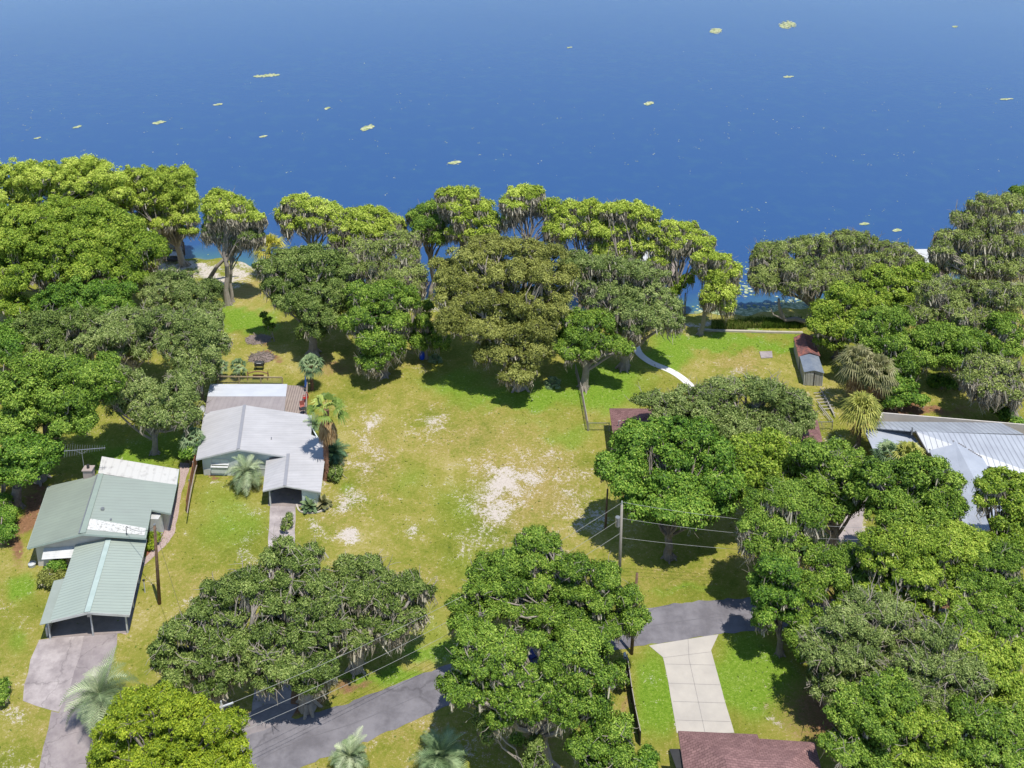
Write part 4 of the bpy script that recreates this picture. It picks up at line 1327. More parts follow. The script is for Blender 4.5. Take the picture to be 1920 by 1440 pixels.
mb = MB(); p = G(1710, 809, 3.9); mb.tube([p - Vector((0, 0, .4)), p + Vector((0, 0, .5))], .08, 7); mb.build('vent_pipe', MT['steel'], h4)
fw = [G(1640, 842, 0), G(1735, 850, 0), G(1822, 1030, 0), G(1915, 1030, 0), G(1990, 940, 0), G(1980, 840, 0), G(1650, 812, 0)]
mb = walls([(p.x, p.y) for p in fw], [], default=2.7); mb.build('wall', MT['cream'], h4)
for (a, b_) in ((.15, .4), (.55, .8)):
    pa = lerp(fw[0], fw[1], a); pb = lerp(fw[0], fw[1], b_)
    window(pa, pb, .9, 2.0, h4, (0, -1), 1)
# ---------------- brown shingle house bottom
h5 = empty('house', G(1400, 1470, 0), 'brown shingle roofed house at the foot of the pale driveway', 'house')
sh5 = M_shingle('mauve_shingle', (.27, .16, .148), (.20, .115, .11))
e5 = 2.6
a5 = G(1272, 1370.5, e5); b5 = G(1420, 1377, e5); c5 = G(1423, 1385, e5); d5 = G(1527, 1392, e5); f5 = G(1556, 1475, e5); g5 = G(1570, 1560, e5); l5 = G(1284, 1475, e5); k5 = G(1300, 1560, e5)
rA = G(1358, 1418, 4.2); rA2 = G(1385, 1510, 4.2); rB = G(1480, 1425, 3.9); rB2 = G(1420, 1425, 3.9)
R5 = [[a5, b5, rA], [a5, rA, rA2, k5], [b5, c5, rB2, rA], [c5, d5, rB, rB2], [d5, g5, rB], [rA, rB2, rB, g5, k5, rA2][:0]]
mb = MB()
Vv = [a5, b5, c5, d5, g5, k5, rA, rA2, rB2, rB]
mb.add(Vv, [(0, 6, 1), (0, 5, 7, 6), (1, 6, 8, 2), (2, 8, 9, 3), (3, 9, 4), (6, 7, 8), (7, 4, 9, 8), (7, 5, 4)])
lo5 = [v - Vector((0, 0, .12)) for v in (a5, b5, c5, d5, g5, k5)]
mb.add([a5, b5, c5, d5, g5, k5] + lo5, [(0, 1, 7, 6), (1, 2, 8, 7), (2, 3, 9, 8), (3, 4, 10, 9), (4, 5, 11, 10), (5, 0, 6, 11), (6, 7, 8, 9, 10, 11)])
mb.build('roof', sh5, h5)
mb = MB()
for a, b_ in ((a5, b5), (c5, d5), (a5, k5), (d5, g5)):
    mb.bar(a - Vector((0, 0, .1)), b_ - Vector((0, 0, .1)), .06, .16)
mb.build('fascia', M_plain('brown_trim', (.16, .1, .09), (.12, .08, .07)), h5)
ft = inset([a5, b5, c5, d5, g5, k5], .45)
mb = MB()
n5 = len(ft)
for i in range(n5):
    a = ft[i]; b_ = ft[(i + 1) % n5]
    mb.bar((a.x, a.y, 1.2), (b_.x, b_.y, 1.2), .12, 2.4)
mb.build('wall', MT['cream'], h5)
n1_ = G(1255, 1404, 2.3)
MB().slab([G(1255, 1404, 2.2), G(1275, 1404, 2.3), G(1284, 1440, 2.3), G(1268, 1440, 2.2)], .08).build('side_roof', MT['dark'], h5)

# ---------------- sheds
def shed(name, label, front, back, wall_h, ridge_h, wm, rm, door=False):
    """front/back: pairs of ground points (left,right); ridge runs front to back"""
    fl_, fr_ = [G(*p, 0) for p in front]; bl_, br_ = [G(*p, 0) for p in back]
    t_ = empty(name, (fl_ + fr_ + bl_ + br_) / 4, label, 'shed')
    u = Vector((0, 0, wall_h)); r = Vector((0, 0, ridge_h))
    mf = (fl_ + fr_) / 2; mbk = (bl_ + br_) / 2
    mb_ = MB()
    mb_.add([fl_, fr_, fr_ + u, mf + r, fl_ + u], [(0, 1, 2, 3, 4)])
    mb_.add([bl_, br_, br_ + u, mbk + r, bl_ + u], [(0, 4, 3, 2, 1)])
    mb_.add([fl_, bl_, bl_ + u, fl_ + u], [(0, 3, 2, 1)])
    mb_.add([fr_, br_, br_ + u, fr_ + u], [(0, 1, 2, 3)])
    mb_.build('wall', wm, t_)
    out = (fl_ - fr_).normalized() * .12; fo = (fl_ - bl_).normalized() * .12
    L_ = [fl_ + u + out + fo, mf + r + fo, mbk + r - fo, bl_ + u + out - fo]
    R_ = [mf + r + fo, fr_ + u - out + fo, br_ + u - out - fo, mbk + r - fo]
    MB().slab([p + Vector((0, 0, .06)) for p in L_], .05).slab([p + Vector((0, 0, .062)) for p in R_], .05).build('roof', rm, t_)
    if door:
        d_ = (fr_ - fl_); nn_ = Vector((d_.y, -d_.x, 0)).normalized()
        c_ = fl_.lerp(fr_, .28) + nn_ * .04
        MB().box(c_ + Vector((0, 0, wall_h * .46)), (d_.length * .42, .05, wall_h * .88), rz=math.atan2(d_.y, d_.x)).build('door', MT['shedwall'], t_)
        c_ = fl_.lerp(fr_, .53) + nn_ * .06
        MB().box(c_ + Vector((0, 0, wall_h * .5)), (.09, .05, wall_h * 1.0), rz=math.atan2(d_.y, d_.x)).build('door_gap', MT['black'], t_)
    # corner trims
    for c_ in (fl_, fr_):
        MB().bar(c_, c_ + u, .07).build('corner_trim', MT['white'], t_)
    return t_


shed('shed', 'grey metal garden shed with a flat dark roof panel and pale doors', [(1507, 722), (1541, 724)], [(1499, 693), (1531, 694)], 1.75, 2.05, MT['shedwall'], MT['shedroof'], True)
shed('shed', 'rusty red roofed shed standing directly behind the grey metal shed', [(1497, 692), (1534, 691)], [(1488, 657), (1520, 655)], 1.7, 2.25, MT['shedwall'], MT['rust'])
t = sheet('concrete_pad', [(1424, 659), (1447, 658), (1449, 670), (1427, 671)], .10, MT['oldconcrete'], .02, th=.12)
tag(t, 'small square concrete pad alone on the lakeside lawn', 'concrete pad')
# lumber rack south of the shed
t = empty('timber_rack', G(1550, 760, 0), 'collapsed timber and pipe rack lying below the grey metal shed', 'timber rack')
mb = MB()
for (x0, y0, x1, y1) in ((1538, 728, 1566, 782), (1532, 752, 1562, 790), (1535, 760, 1556, 788), (1548, 745, 1564, 775)):
    mb.bar(G(x0, y0, .35), G(x1, y1, .25), .09)
mb.build('long_poles', MT['palepole'], t)
mb = MB()
for i in range(6):
    mb.bar(G(1526 + i * 3, 737 + i * 6, .25), G(1545 + i * 4, 735 + i * 6, .3), .12, .05)
mb.build('cross_boards', MT['palepole'], t)

# ---------------- lakeside structures
def boathouse(name, label, roofpx, z, legs, rm, deck=None, rail=False, ridge=None):
    P = [G(x, y, z) for x, y in roofpx]
    c_ = sum(P, Vector()) / len(P)
    t_ = empty(name, (c_.x, c_.y, WATER_Z), label, 'boathouse')
    if ridge:
        ra_, rb_ = G(*ridge[0], z + ridge[2]), G(*ridge[1], z + ridge[2])
        MB().slab([P[0], P[1], rb_, ra_], .08).slab([p + Vector((0, 0, .003)) for p in (P[3], P[2], rb_, ra_)], .08).build('roof', rm, t_)
    else:
        MB().slab(P, .1).build('roof', rm, t_)
    I = inset(P, .25)
    n_ = len(I)
    for i in range(n_):
        for f in (0, .5):
            q_ = lerp(I[i], I[(i + 1) % n_], f)
            MB().box((q_[0], q_[1], (z - .1 - 1.5) / 2), (.16, .16, z - .1 + 1.5)).build('post', MT['wood'], t_)
    MB().slab([(p.x, p.y, .35) for p in inset(P, .1)], .14).build('deck', MT['wood'], t_)
    mb_ = MB()
    for i in range(n_):
        a_, b__ = I[i], I[(i + 1) % n_]
        mb_.bar((a_.x, a_.y, z - .22), (b__.x, b__.y, z - .22), .12, .18)
    mb_.build('beams', MT['wood'], t_)
    return t_


boathouse('boathouse', 'white roofed boathouse with open timber posts behind the cypress grove', [(246, 438), (345, 442), (336, 408), (250, 404)], 3.0, 1, MT['white'])
boathouse('boathouse', 'pale pink roofed lakeside shelter beside the sunlit cabbage palm', [(498, 503), (556, 503), (549, 480), (497, 480)], 2.6, 1, M_plain('pink_roof', (.62, .52, .46), (.52, .44, .4)))
boathouse('boathouse', 'white roofed boathouse half covered by the tallest mossy cypresses', [(1165, 505), (1222, 508), (1214, 455), (1168, 455)], 3.0, 1, MT['white'])
boathouse('boathouse', 'white flat roof of a boathouse glimpsed beyond the mossy oaks', [(1708, 500), (1780, 502), (1772, 467), (1706, 467)], 3.0, 1, MT['white'])
# dock between the cypresses
t = empty('dock', G(1255, 560, 0), 'timber lake dock with a pinkish landing seen past the waterside cypresses', 'dock')
t.location.z = WATER_Z
zd = .45
MB().slab([G(1262, 588, zd), G(1284, 588, zd), G(1284, 571, zd), G(1260, 571, zd)], .12).build('landing', M_plain('pink_boards', (.5, .38, .33), (.4, .3, .26)), t)
MB().slab([G(1262, 571, zd - .02), G(1272, 571, zd - .02), G(1258, 512, zd - .02), G(1250, 512, zd - .02)], .1).build('walkway', MT['wood'], t)
MB().slab([G(1236, 516, zd), G(1272, 517, zd), G(1268, 490, zd), G(1234, 490, zd)], .12).build('platform', MT['wood'], t)
for (x, y) in ((1262, 588), (1284, 588), (1284, 571), (1262, 571), (1268, 540), (1236, 516), (1272, 517), (1268, 490), (1234, 490)):
    p = G(x, y, zd)
    hh = 2.2 if (x, y) in ((1284, 571), (1284, 588)) else .9
    MB().box((p.x, p.y, (hh - 1.6) / 2), (.16, .16, hh + 1.6)).build('pile', MT['palepole'], t)
mb = MB(); a = G(1241, 516, 1.6); b_ = G(1255, 516, 1.6)
mb.bar(a, b_, .1).bar(G(1241, 516, .5), a, .1).bar(G(1255, 516, .5), b_, .1); mb.build('frame', MT['wood'], t)
# dock at the left under the cypresses: dark gear
t = empty('boat_lift', G(328, 484, 0), 'dark boat lift frame standing on the pale sandy shore', 'boat lift')
p = t.location
mb = MB()
for sx in (-1.2, 1.2):
    for sy in (-1, 1):
        mb.bar(p + Vector((sx, sy, 0)), p + Vector((sx, sy, 2.1)), .12)
mb.bar(p + Vector((-1.2, -1, 2.1)), p + Vector((1.2, -1, 2.1)), .14).bar(p + Vector((-1.2, 1, 2.1)), p + Vector((1.2, 1, 2.1)), .14)
mb.bar(p + Vector((-1.2, -1, 2.1)), p + Vector((-1.2, 1, 2.1)), .14).bar(p + Vector((1.2, -1, 2.1)), p + Vector((1.2, 1, 2.1)), .14)
mb.build('frame', MT['pole'], t)
MB().slab([p + Vector(v) for v in ((-.9, -1.6, .55), (.9, -1.6, .55), (.7, 1.8, .55), (-.7, 1.8, .55))], .35).build('hull', MT['black'], t)
MB().box(p + Vector((0, 0, .7)), (1.2, 1.4, .1)).build('seat', MT['white'], t)
# seawall
t = empty('seawall', G(1400, 622, 0), 'long low pale concrete seawall along the lakeside lawn', 'seawall')
mb = MB()
sw = [(1308, 619), (1340, 621), (1400, 622.5), (1450, 624), (1505, 625)]
for a, b_ in zip(sw[:-1], sw[1:]):
    A, B = G(*a, 0), G(*b_, 0); mb.bar(A + Vector((0, 0, .08)), B + Vector((0, 0, .08)), .34, .26)
mb.build('coping', M_plain('pale_cap', (.62, .56, .46), (.5, .45, .37), 1.5, .9), t)

# ---------------- fences
def mesh_fence(label, pts, h, post='palepole', rail='steel', step=2.4, cap=None, infill=.5, name='chain_link_fence', wiremat='steel'):
    W_ = [G(x, y, 0) for x, y in pts]
    t_ = empty(name, W_[0], label, 'fence')
    mw = MB(); mr = MB()
    for a_, b__ in zip(W_[:-1], W_[1:]):
        L = (b__ - a_).length; k_ = max(1, round(L / step))
        for i in range(k_ + 1):
            q_ = a_.lerp(b__, i / k_)
            MB().tube([q_, q_ + Vector((0, 0, h + .05))], .045, 6).build('post', MT[post], t_)
        mr.bar(a_ + Vector((0, 0, h)), b__ + Vector((0, 0, h)), .06)
        m_ = int(L / .16)
        for i in range(m_):
            q_ = a_.lerp(b__, i / m_); r_ = a_.lerp(b__, min(1, (i + 1.5) / m_))
            mw.bar(q_, r_ + Vector((0, 0, h)), .014).bar(r_, q_ + Vector((0, 0, h)), .014)
    mr.build('top_rail', MT[cap or rail], t_)
    mw.build('wire_mesh', MT[wiremat], t_)
    return t_


mesh_fence('silvery chain link fence running from the oak trunk down to the lawn corner', [(1079, 700), (1090, 742), (1102, 808)], 1.2, wiremat='wood', rail='palepole')
mesh_fence('short low grey gate fence joining the lawn corner to the brown roofed house', [(1104, 808), (1142, 808)], 1.0, name='low_gate_fence')
bf = [(1175, 1252), (1179, 1280), (1184, 1315), (1190, 1350), (1200, 1398)]
t = mesh_fence('black mesh fence with pale top rail beside the pale driveway lawn', bf, 1.3, post='black', cap='palepole', wiremat='black', name='mesh_fence')
mb = MB()
for a, b_ in zip(bf[:-1], bf[1:]): mb.bar(G(*a, 0) + Vector((.03, 0, .62)), G(*b_, 0) + Vector((.03, 0, .62)), .02, 1.2)
mb.build('windbreak_cloth', MT['black'], t)
mesh_fence('thin wire fence below the timber rack by the metal roofed house', [(1528, 806), (1560, 806)], 1.0, name='wire_fence')
# solid wooden fence between houses
t = empty('wooden_fence', G(358, 920, 0), 'reddish brown board fence between the green and the silver roofed houses', 'fence')
pts = [(369, 872), (364, 890), (357, 925), (351, 962)]
for a, b_ in zip(pts[:-1], pts[1:]):
    A, B = G(*a, 0), G(*b_, 0)
    MB().bar(A + Vector((0, 0, .75)), B + Vector((0, 0, .75)), .05, 1.45).build('panel', MT['redfence'], t)
    MB().box(A + Vector((0, 0, .8)), (.12, .12, 1.6)).build('post', MT['wood'], t)
mb = MB()
for a, b_ in zip(pts[:-1], pts[1:]): mb.bar(G(*a, 1.52), G(*b_, 1.52), .1, .05)
mb.build('cap_rail', MT['wood'], t)
t = empty('wooden_fence', G(60, 980, 0), 'dark shaded fence behind the laurel trunk at the edge of the yard', 'fence')
for i in range(5):
    A, B = G(2 + 3 * i, 985 - 26 * i, 0), G(5 + 3 * i, 959 - 26 * i, 0)
    MB().bar(A + Vector((0, 0, .8)), B + Vector((0, 0, .8)), .05, 1.6).build('panel', MT['wood'], t)
mb = MB()
mb.bar(G(2, 985, 1.63), G(17, 855, 1.63), .08, .05); mb.build('cap_rail', MT['wood'], t)
# grey picket fence glimpsed
t = empty('picket_fence', G(1745, 1170, 0), 'bluish grey picket fence glimpsed under the oaks', 'fence')
mb = MB(); A, B = G(1722, 1164, 0), G(1790, 1186, 0)
for i in range(24):
    q_ = A.lerp(B, i / 23); mb.box(q_ + Vector((0, 0, .85)), (.1, .03, 1.7), rz=-.3)
mb.build('pickets', M_plain('blue_grey_wood', (.32, .33, .38), (.22, .23, .27)), t)
MB().bar(A + Vector((0, .04, 1.3)), B + Vector((0, .04, 1.3)), .05, .09).bar(A + Vector((0, .04, .4)), B + Vector((0, .04, .4)), .05, .09).build('rails', MT['wood'], t)
# edging kerb bed by the carport
t = empty('bed_edging', G(588, 958, 0), 'curved pale stone edging round the small plant bed by the silver carport', 'stone edging')
mb = MB(); arc = smooth_line([(556, 946), (562, 958), (580, 962), (600, 959), (618, 950)], 5)
for a, b_ in zip(arc[:-1], arc[1:]):
    mb.bar(G(*a, .06), G(*b_, .06), .16, .13)
mb.build('stones', MT['concrete'], t)

# ---------------- poles and wires
def pole(name, label, foot_px, top_z, r, mat, lean=(0, 0), group=None, arms=True):
    p_ = G(foot_px[0], foot_px[1], 0)
    t_ = empty(name, p_, label, 'utility pole', group)
    tp_ = p_ + Vector((lean[0], lean[1], top_z))
    MB().tube([p_ - Vector((0, 0, .3)), p_.lerp(tp_, .5), tp_], [r * 1.15, r, r * .8], 10).build('shaft', mat, t_, True)
    return t_, tp_


def foot_for(px, py, z):
    p_ = G(px, py, z); return PIX(p_.x, p_.y, 0)


p1 = foot_for(1166, 946, 8.4)
tp1_root, tp1 = pole('utility_pole', 'pale grey topped power pole rising behind the big roadside oak', p1, 8.4, .13, MT['palepole'])
MB().tube([tp1 + Vector((0, 0, -.05)), tp1 + Vector((0, 0, .35))], .05, 6).build('insulator', MT['white'], tp1_root)
MB().tube([tp1 + Vector((-.32, -.1, -2.1)), tp1 + Vector((-.32, -.1, -1.2))], .22, 12).build('transformer', MT['steel'], tp1_root)
MB().bar(tp1 + Vector((-.3, 0, -1.5)), tp1 + Vector((.1, 0, -1.5)), .08).build('bracket', MT['steel'], tp1_root)
pA = foot_for(415, 1321, 7.6)
tpA_root, tpA = pole('utility_pole', 'power pole with a white crossarm poking up from the lime green tree', pA, 7.6, .13, MT['palepole'])
MB().bar(tpA + Vector((-.1, -.1, -.15)), tpA + Vector((.75, .25, -.1)), .09).build('crossarm', MT['white'], tpA_root)
MB().tube([tpA, tpA + Vector((0, 0, .3))], .05, 6).build('insulator', MT['white'], tpA_root)
MB().tube([tpA + Vector((.1, -.2, -1.4)), tpA + Vector((.1, -.2, -.9))], .1, 8).build('lightning_arrester', MT['white'], tpA_root)
pB = foot_for(1640, 988, 7.4)
tpB_root, tpB = pole('utility_pole', 'power pole standing hidden among the oaks beside the pinkish drive', pB, 7.4, .16, MT['pole'])
tpC_root, tpC = pole('utility_pole', 'slim dark brown pole beside the lane at the lawn corner', (1184, 1226), 7.6, .13, MT['pole'], (.25, .35))
tpD_root, tpD = pole('utility_pole', 'slender dark pole leaning at the edge of the round green tree', (1135, 991), 4.3, .10, MT['pole'], (.12, .15))
tpE_root, tpE = pole('utility_pole', 'brown service pole on the lawn beside the green carport', (299, 1132), 8.0, .14, MT['pole'], (.32, .05))
MB().tube([tpE - Vector((0, 0, .05)), tpE + Vector((0, 0, .12))], .1, 6).build('cap', MT['steel'], tpE_root)


def cable(label, a_, b__, sag, r=.013, mat='cable', n=14, group='power lines'):
    o_ = MB(); pts_ = []
    for i in range(n + 1):
        t_ = i / n; q_ = Vector(a_).lerp(Vector(b__), t_); q_.z -= sag * 4 * t_ * (1 - t_); pts_.append(q_)
    o_.tube(pts_, r, 5)
    return tag(o_.build('power_line', MT[mat]), label, 'cable', group)


cable('uppermost cable from the crossarm pole towards the pale topped pole', tpA + Vector((.7, .2, -.05)), tp1 + Vector((0, 0, .2)), 1.1)
cable('middle cable strung across the mossy roadside oaks', tpA + Vector((.2, 0, -1.9)), tp1 + Vector((0, 0, -1.4)), 1.1)
cable('lowest cable hanging over the grass verge of the lane', tpA + Vector((.1, 0, -2.9)), tp1 + Vector((0, 0, -2.9)), 1.1)
cable('highest of the cables crossing in front of the round green tree', tp1 + Vector((0, 0, .25)), tpB + Vector((0, 0, -.1)), .5)
cable('second cable down crossing in front of the round green tree', tp1 + Vector((0, 0, -1.4)), tpB + Vector((0, 0, -1.3)), .5)
cable('lowest cable crossing below the round green tree crown', tp1 + Vector((0, 0, -3.4)), tpB + Vector((0, 0, -2.8)), .4)
cable('service wire drooping to the mast on the green roof', tpE + Vector((0, 0, -.1)), mastp + Vector((.1, 0, .95)), .5, .018, 'blackcable')
cable('thin service wire from the brown pole down towards the lane', tpE + Vector((0, 0, -.2)), tpA + Vector((0, 0, -2.6)), .9, .012, 'blackcable')
cable('slack service wire from the pale topped pole to the slender leaning pole', tp1 + Vector((0, 0, -3.3)), tpD + Vector((0, 0, -.1)), .3, .012, 'blackcable')
# white marker post
t = empty('marker_post', G(272, 1111, 0), 'short white marker post on the lawn by the brown service pole', 'post')
p = t.location
MB().tube([p, p + Vector((0, 0, 1.25))], .05, 7).build('shaft', MT['white'], t)
MB().box(p + Vector((0, 0, 1.3)), (.2, .12, .12)).build('cap', MT['black'], t)
# propane-like white tub by green house front corner
t = empty('garden_tub', G(61, 1061, 0), 'white rounded tub beside the shaded corner of the green roofed house', 'tub')
p = t.location
MB().tube([p, p + Vector((0, 0, .3)), p + Vector((0, 0, .45))], [.3, .36, .2], 12).build('body', MT['white'], t)
MB().tube([p + Vector((0, 0, .45)), p + Vector((0, 0, .5))], [.21, .08], 10).build('lid', MT['steel'], t)
# mailbox by fence
t = empty('letterbox', G(1171, 1251, 0), 'pale letterbox on a post at the head of the black mesh fence', 'letterbox')
p = t.location
MB().box(p + Vector((0, 0, .5)), (.09, .09, 1.0)).build('post', MT['palepole'], t)
MB().box(p + Vector((0, 0, 1.1)), (.22, .42, .2)).tube([p + Vector((0, -.21, 1.2)), p + Vector((0, .21, 1.2))], .11, 10).build('box', MT['white'], t)

# ---------------- car under the oak
def car(px, py, rz, label):
    t_ = empty('parked_car', G(px, py, 0.012), label, 'car', rz=0)
    p_ = t_.location
    R = Matrix.Rotation(rz, 3, 'Z')
    prof = [(-2.2, .45), (-2.2, .8), (-1.9, .92), (-1.35, .96), (-.85, 1.42), (.7, 1.44), (1.35, 1.0), (2.05, .86), (2.2, .7), (2.2, .42)]
    mb_ = MB()
    for sgn in (-1, 1):
        pass
    w = .88
    vs_ = []
    for (x, z) in prof:
        ww = w if z < 1.0 else w * .78
        vs_ += [p_ + R @ Vector((x, -ww, z)), p_ + R @ Vector((x, ww, z))]
    n_ = len(prof)
    fs_ = [(2 * i, 2 * i + 2, 2 * i + 3, 2 * i + 1) for i in range(n_ - 1)] + [(2 * n_ - 2, 0, 1, 2 * n_ - 1)]
    fs_ += [[2 * i for i in range(n_)][::-1], [2 * i + 1 for i in range(n_)]]
    mb_.add(vs_, fs_)
    b_ = mb_.build('body', MT['carpaint'], t_)
    md = b_.modifiers.new('bevel', 'BEVEL'); md.width = .06; md.segments = 2
    for (xa, za, xb, zb) in ((-1.33, .99, -.88, 1.40), (.74, 1.42, 1.30, 1.03)):
        nn_ = Vector((-(zb - za), 0, xb - xa)).normalized() * .02
        mbw = MB()
        v_ = [Vector((xa, -.66, za)), Vector((xa, .66, za)), Vector((xb, .62, zb)), Vector((xb, -.62, zb))]
        mbw.add([p_ + R @ (q_ + Vector((nn_.x, 0, nn_.z))) for q_ in v_], [(0, 1, 2, 3)])
        mbw.build('windscreen', MT['glass'], t_)
    for s_ in (-1, 1):
        mbw = MB(); v_ = [Vector((-1.1, s_ * .85, 1.0)), Vector((1.1, s_ * .85, 1.0)), Vector((.65, s_ * .72, 1.36)), Vector((-.8, s_ * .72, 1.36))]
        mbw.add([p_ + R @ q_ for q_ in v_], [(0, 1, 2, 3)]); mbw.build('side_window', MT['glass'], t_)
        for x in (-1.4, 1.35):
            c_ = p_ + R @ Vector((x, s_ * .84, .33))
            wh = MB().tube([c_ - R @ Vector((0, .1, 0)), c_ + R @ Vector((0, .1, 0))], .33, 16).build('wheel', MT['tyre'], t_)
        for (x, nm) in ((2.2, 'headlight'), (-2.2, 'tail_light')):
            MB().box(p_ + R @ Vector((x, s_ * .62, .72)), (.06, .32, .14), rz=rz).build(nm, MT['lamp'] if x > 0 else MT['red'], t_)
    return t_


car(998, 1243, 2.15, 'dark blue car parked in the shade below the big roadside oak')
# ================================================================== palms
def fan_frond(c, d, L, R_, up, droop=.42, nb=12, spread_=2.6, w=.12):
    """c origin, d direction unit, L petiole, R_ blade radius -> quads"""
    d = np.array(d) / np.linalg.norm(d)
    s = np.cross(d, [0, 0, 1.0]); s /= (np.linalg.norm(s) + 1e-6)
    u = np.cross(s, d)
    hub = c + d * L - np.array([0, 0, 1]) * L * .12
    Q = []
    side = s * .025
    Q.append([c - side, c + side, hub + side, hub - side])
    for i in range(nb):
        a = -spread_ / 2 + spread_ * i / (nb - 1)
        r = R_ * (.82 + .18 * math.cos(a)) * random.uniform(.9, 1.1)
        bd = d * math.cos(a) + s * math.sin(a) + u * .12 * math.cos(a * 2)
        mid = hub + bd * r * .55
        tip = hub + bd * r - np.array([0, 0, 1]) * r * droop * random.uniform(.7, 1.5)
        pw = np.cross(bd, u); pw /= (np.linalg.norm(pw) + 1e-6); pw = pw * w * .5
        Q.append([hub - pw * .2, hub + pw * .2, mid + pw, mid - pw])
        Q.append([mid - pw, mid + pw, tip + pw * .1, tip - pw * .1])
    return Q


def feather_frond(c, d, L, arch, nl=22, ll=.55, w=.05):
    d = np.array(d, float); d /= np.linalg.norm(d)
    h = np.array([d[0], d[1], 0]); h /= (np.linalg.norm(h) + 1e-6)
    s = np.array([-h[1], h[0], 0])
    pts = []
    p = np.array(c, float); dd = d.copy(); n = 8
    for i in range(n + 1):
        pts.append(p.copy())
        p = p + dd * L / n
        dd = dd - np.array([0, 0, 1]) * arch / n; dd /= np.linalg.norm(dd)
    Q = []
    for i in range(n):
        e = s * .025 * (1 - i / n * .7)
        Q.append([pts[i] - e, pts[i] + e, pts[i + 1] + e * .8, pts[i + 1] - e * .8])
    for i in range(nl):
        t = .12 + .88 * i / nl
        f = t * n; k_ = min(int(f), n - 1); q = pts[k_] + (pts[k_ + 1] - pts[k_]) * (f - k_)
        tn = pts[k_ + 1] - pts[k_]; tn /= np.linalg.norm(tn)
        for sg in (-1, 1):
            ld = s * sg * .75 + tn * .65 + np.cross(tn, s) * -.0 + np.array([0, 0, .30])
            ld /= np.linalg.norm(ld)
            l_ = ll * math.sin(math.pi * min(1, .18 + t * .85)) * random.uniform(.85, 1.1) + .08
            tip = q + ld * l_ - np.array([0, 0, .12 * l_])
            e = tn * w * .5
            Q.append([q - e, q + e, tip + e * .25, tip - e * .25])
    return Q


PALM = {
    'sabal': M_leaf('sabal_frond', (.12, .15, .03), (.30, .32, .06), (.55, .52, .14), .2),
    'goldsabal': M_leaf('gold_sabal_frond', (.18, .22, .02), (.45, .43, .05), (.70, .58, .09), .2),
    'pindo': M_leaf('pindo_frond', (.07, .115, .045), (.21, .275, .13), (.50, .54, .33), .15),
    'wash': M_leaf('washingtonia_frond', (.06, .12, .02), (.19, .27, .05), (.42, .48, .12), .25),
    'cabbage': M_leaf('cabbage_frond', (.06, .11, .045), (.17, .25, .11), (.36, .44, .22), .2),
    'cycad': M_leaf('cycad_frond', (.03, .07, .03), (.07, .14, .06), (.16, .24, .12), .1),
    'dry': M_leaf('drab_frond', (.08, .09, .03), (.22, .22, .09), (.44, .40, .22), .2),
}


def palm(name, label, foot_px, height, R_, kind, mat, nf=34, trunk_r=.2, trunkmat='bark', skirt=0, lean=(0, 0), group='palms', lo=-.55, hi=1.4, pet=.45, bw=.12, arch=1.3, cat='palm'):
    p = G(foot_px[0], foot_px[1], 0)
    t = empty(name, p, label, cat, group)
    top_ = p + Vector((lean[0], lean[1], height))
    n = 8
    pts = [p.lerp(top_, i / n) + Vector((.06 * math.sin(i), .05 * math.cos(i * 1.3), 0)) * (0 if i in (0,) else 1) for i in range(n + 1)]
    mb = MB(); mb.tube(pts, [trunk_r * (1.35 if i == 0 else 1.0 + (.15 if i > n - 2 else 0)) for i in range(n + 1)], 10)
    # old leaf-base rings
    for i in range(int(height / .22)):
        q = p.lerp(top_, (i + .5) / (height / .22))
        a = random.random() * 6.28
        for k_ in range(3):
            a += 2.1
            mb.bar(q + Vector((math.cos(a), math.sin(a), 0)) * trunk_r * .9, q + Vector((math.cos(a) * (trunk_r + .09), math.sin(a) * (trunk_r + .09), .14)), .07)
    mb.build('trunk', MT[trunkmat], t)
    c = np.array(pts[-1])
    Q = []; V = []
    for i in range(nf):
        f = (i + .5) / nf
        el = lo + (hi - lo) * f ** .9
        a = i * 2.39996 + random.uniform(-.2, .2)
        d = (math.cos(a) * math.cos(el), math.sin(a) * math.cos(el), math.sin(el))
        if kind == 'fan':
            q = fan_frond(c, d, R_ * pet * random.uniform(.8, 1.25), R_ * (1 - pet) * random.uniform(.9, 1.15), None, w=bw)
        else:
            q = feather_frond(c + rng.normal(size=3) * .06, (d[0], d[1], abs(d[2]) * .9 + .25 if el > -.1 else d[2] * .4 + .1), R_ * random.uniform(.75, 1.25) * (1.12 if arch > 1 else 1), arch * random.uniform(.6, 1.6), nl=18, ll=R_ * .30, w=bw * .85)
        Q += q; V += [np.clip(f * .3 + random.random() * .75 - .05, 0, 1)] * len(q)
    V = np.array(V) + rng.normal(size=len(V)) * .08
    quads_mesh('crown', np.array(Q), PALM[mat], t, np.clip(V, 0, 1))
    if skirt:
        Q = []
        for i in range(skirt):
            a = random.random() * 6.28
            d = (math.cos(a) * .45, math.sin(a) * .45, -1)
            Q += fan_frond(c + np.array([0, 0, -.1 - random.random() * 1.3]), d, R_ * .45, R_ * .5, None, droop=.3, nb=7, spread_=1.0, w=.09)
        quads_mesh('dead_skirt', np.array(Q), MT['skirt'], t, rng.random(len(Q)))
    return t


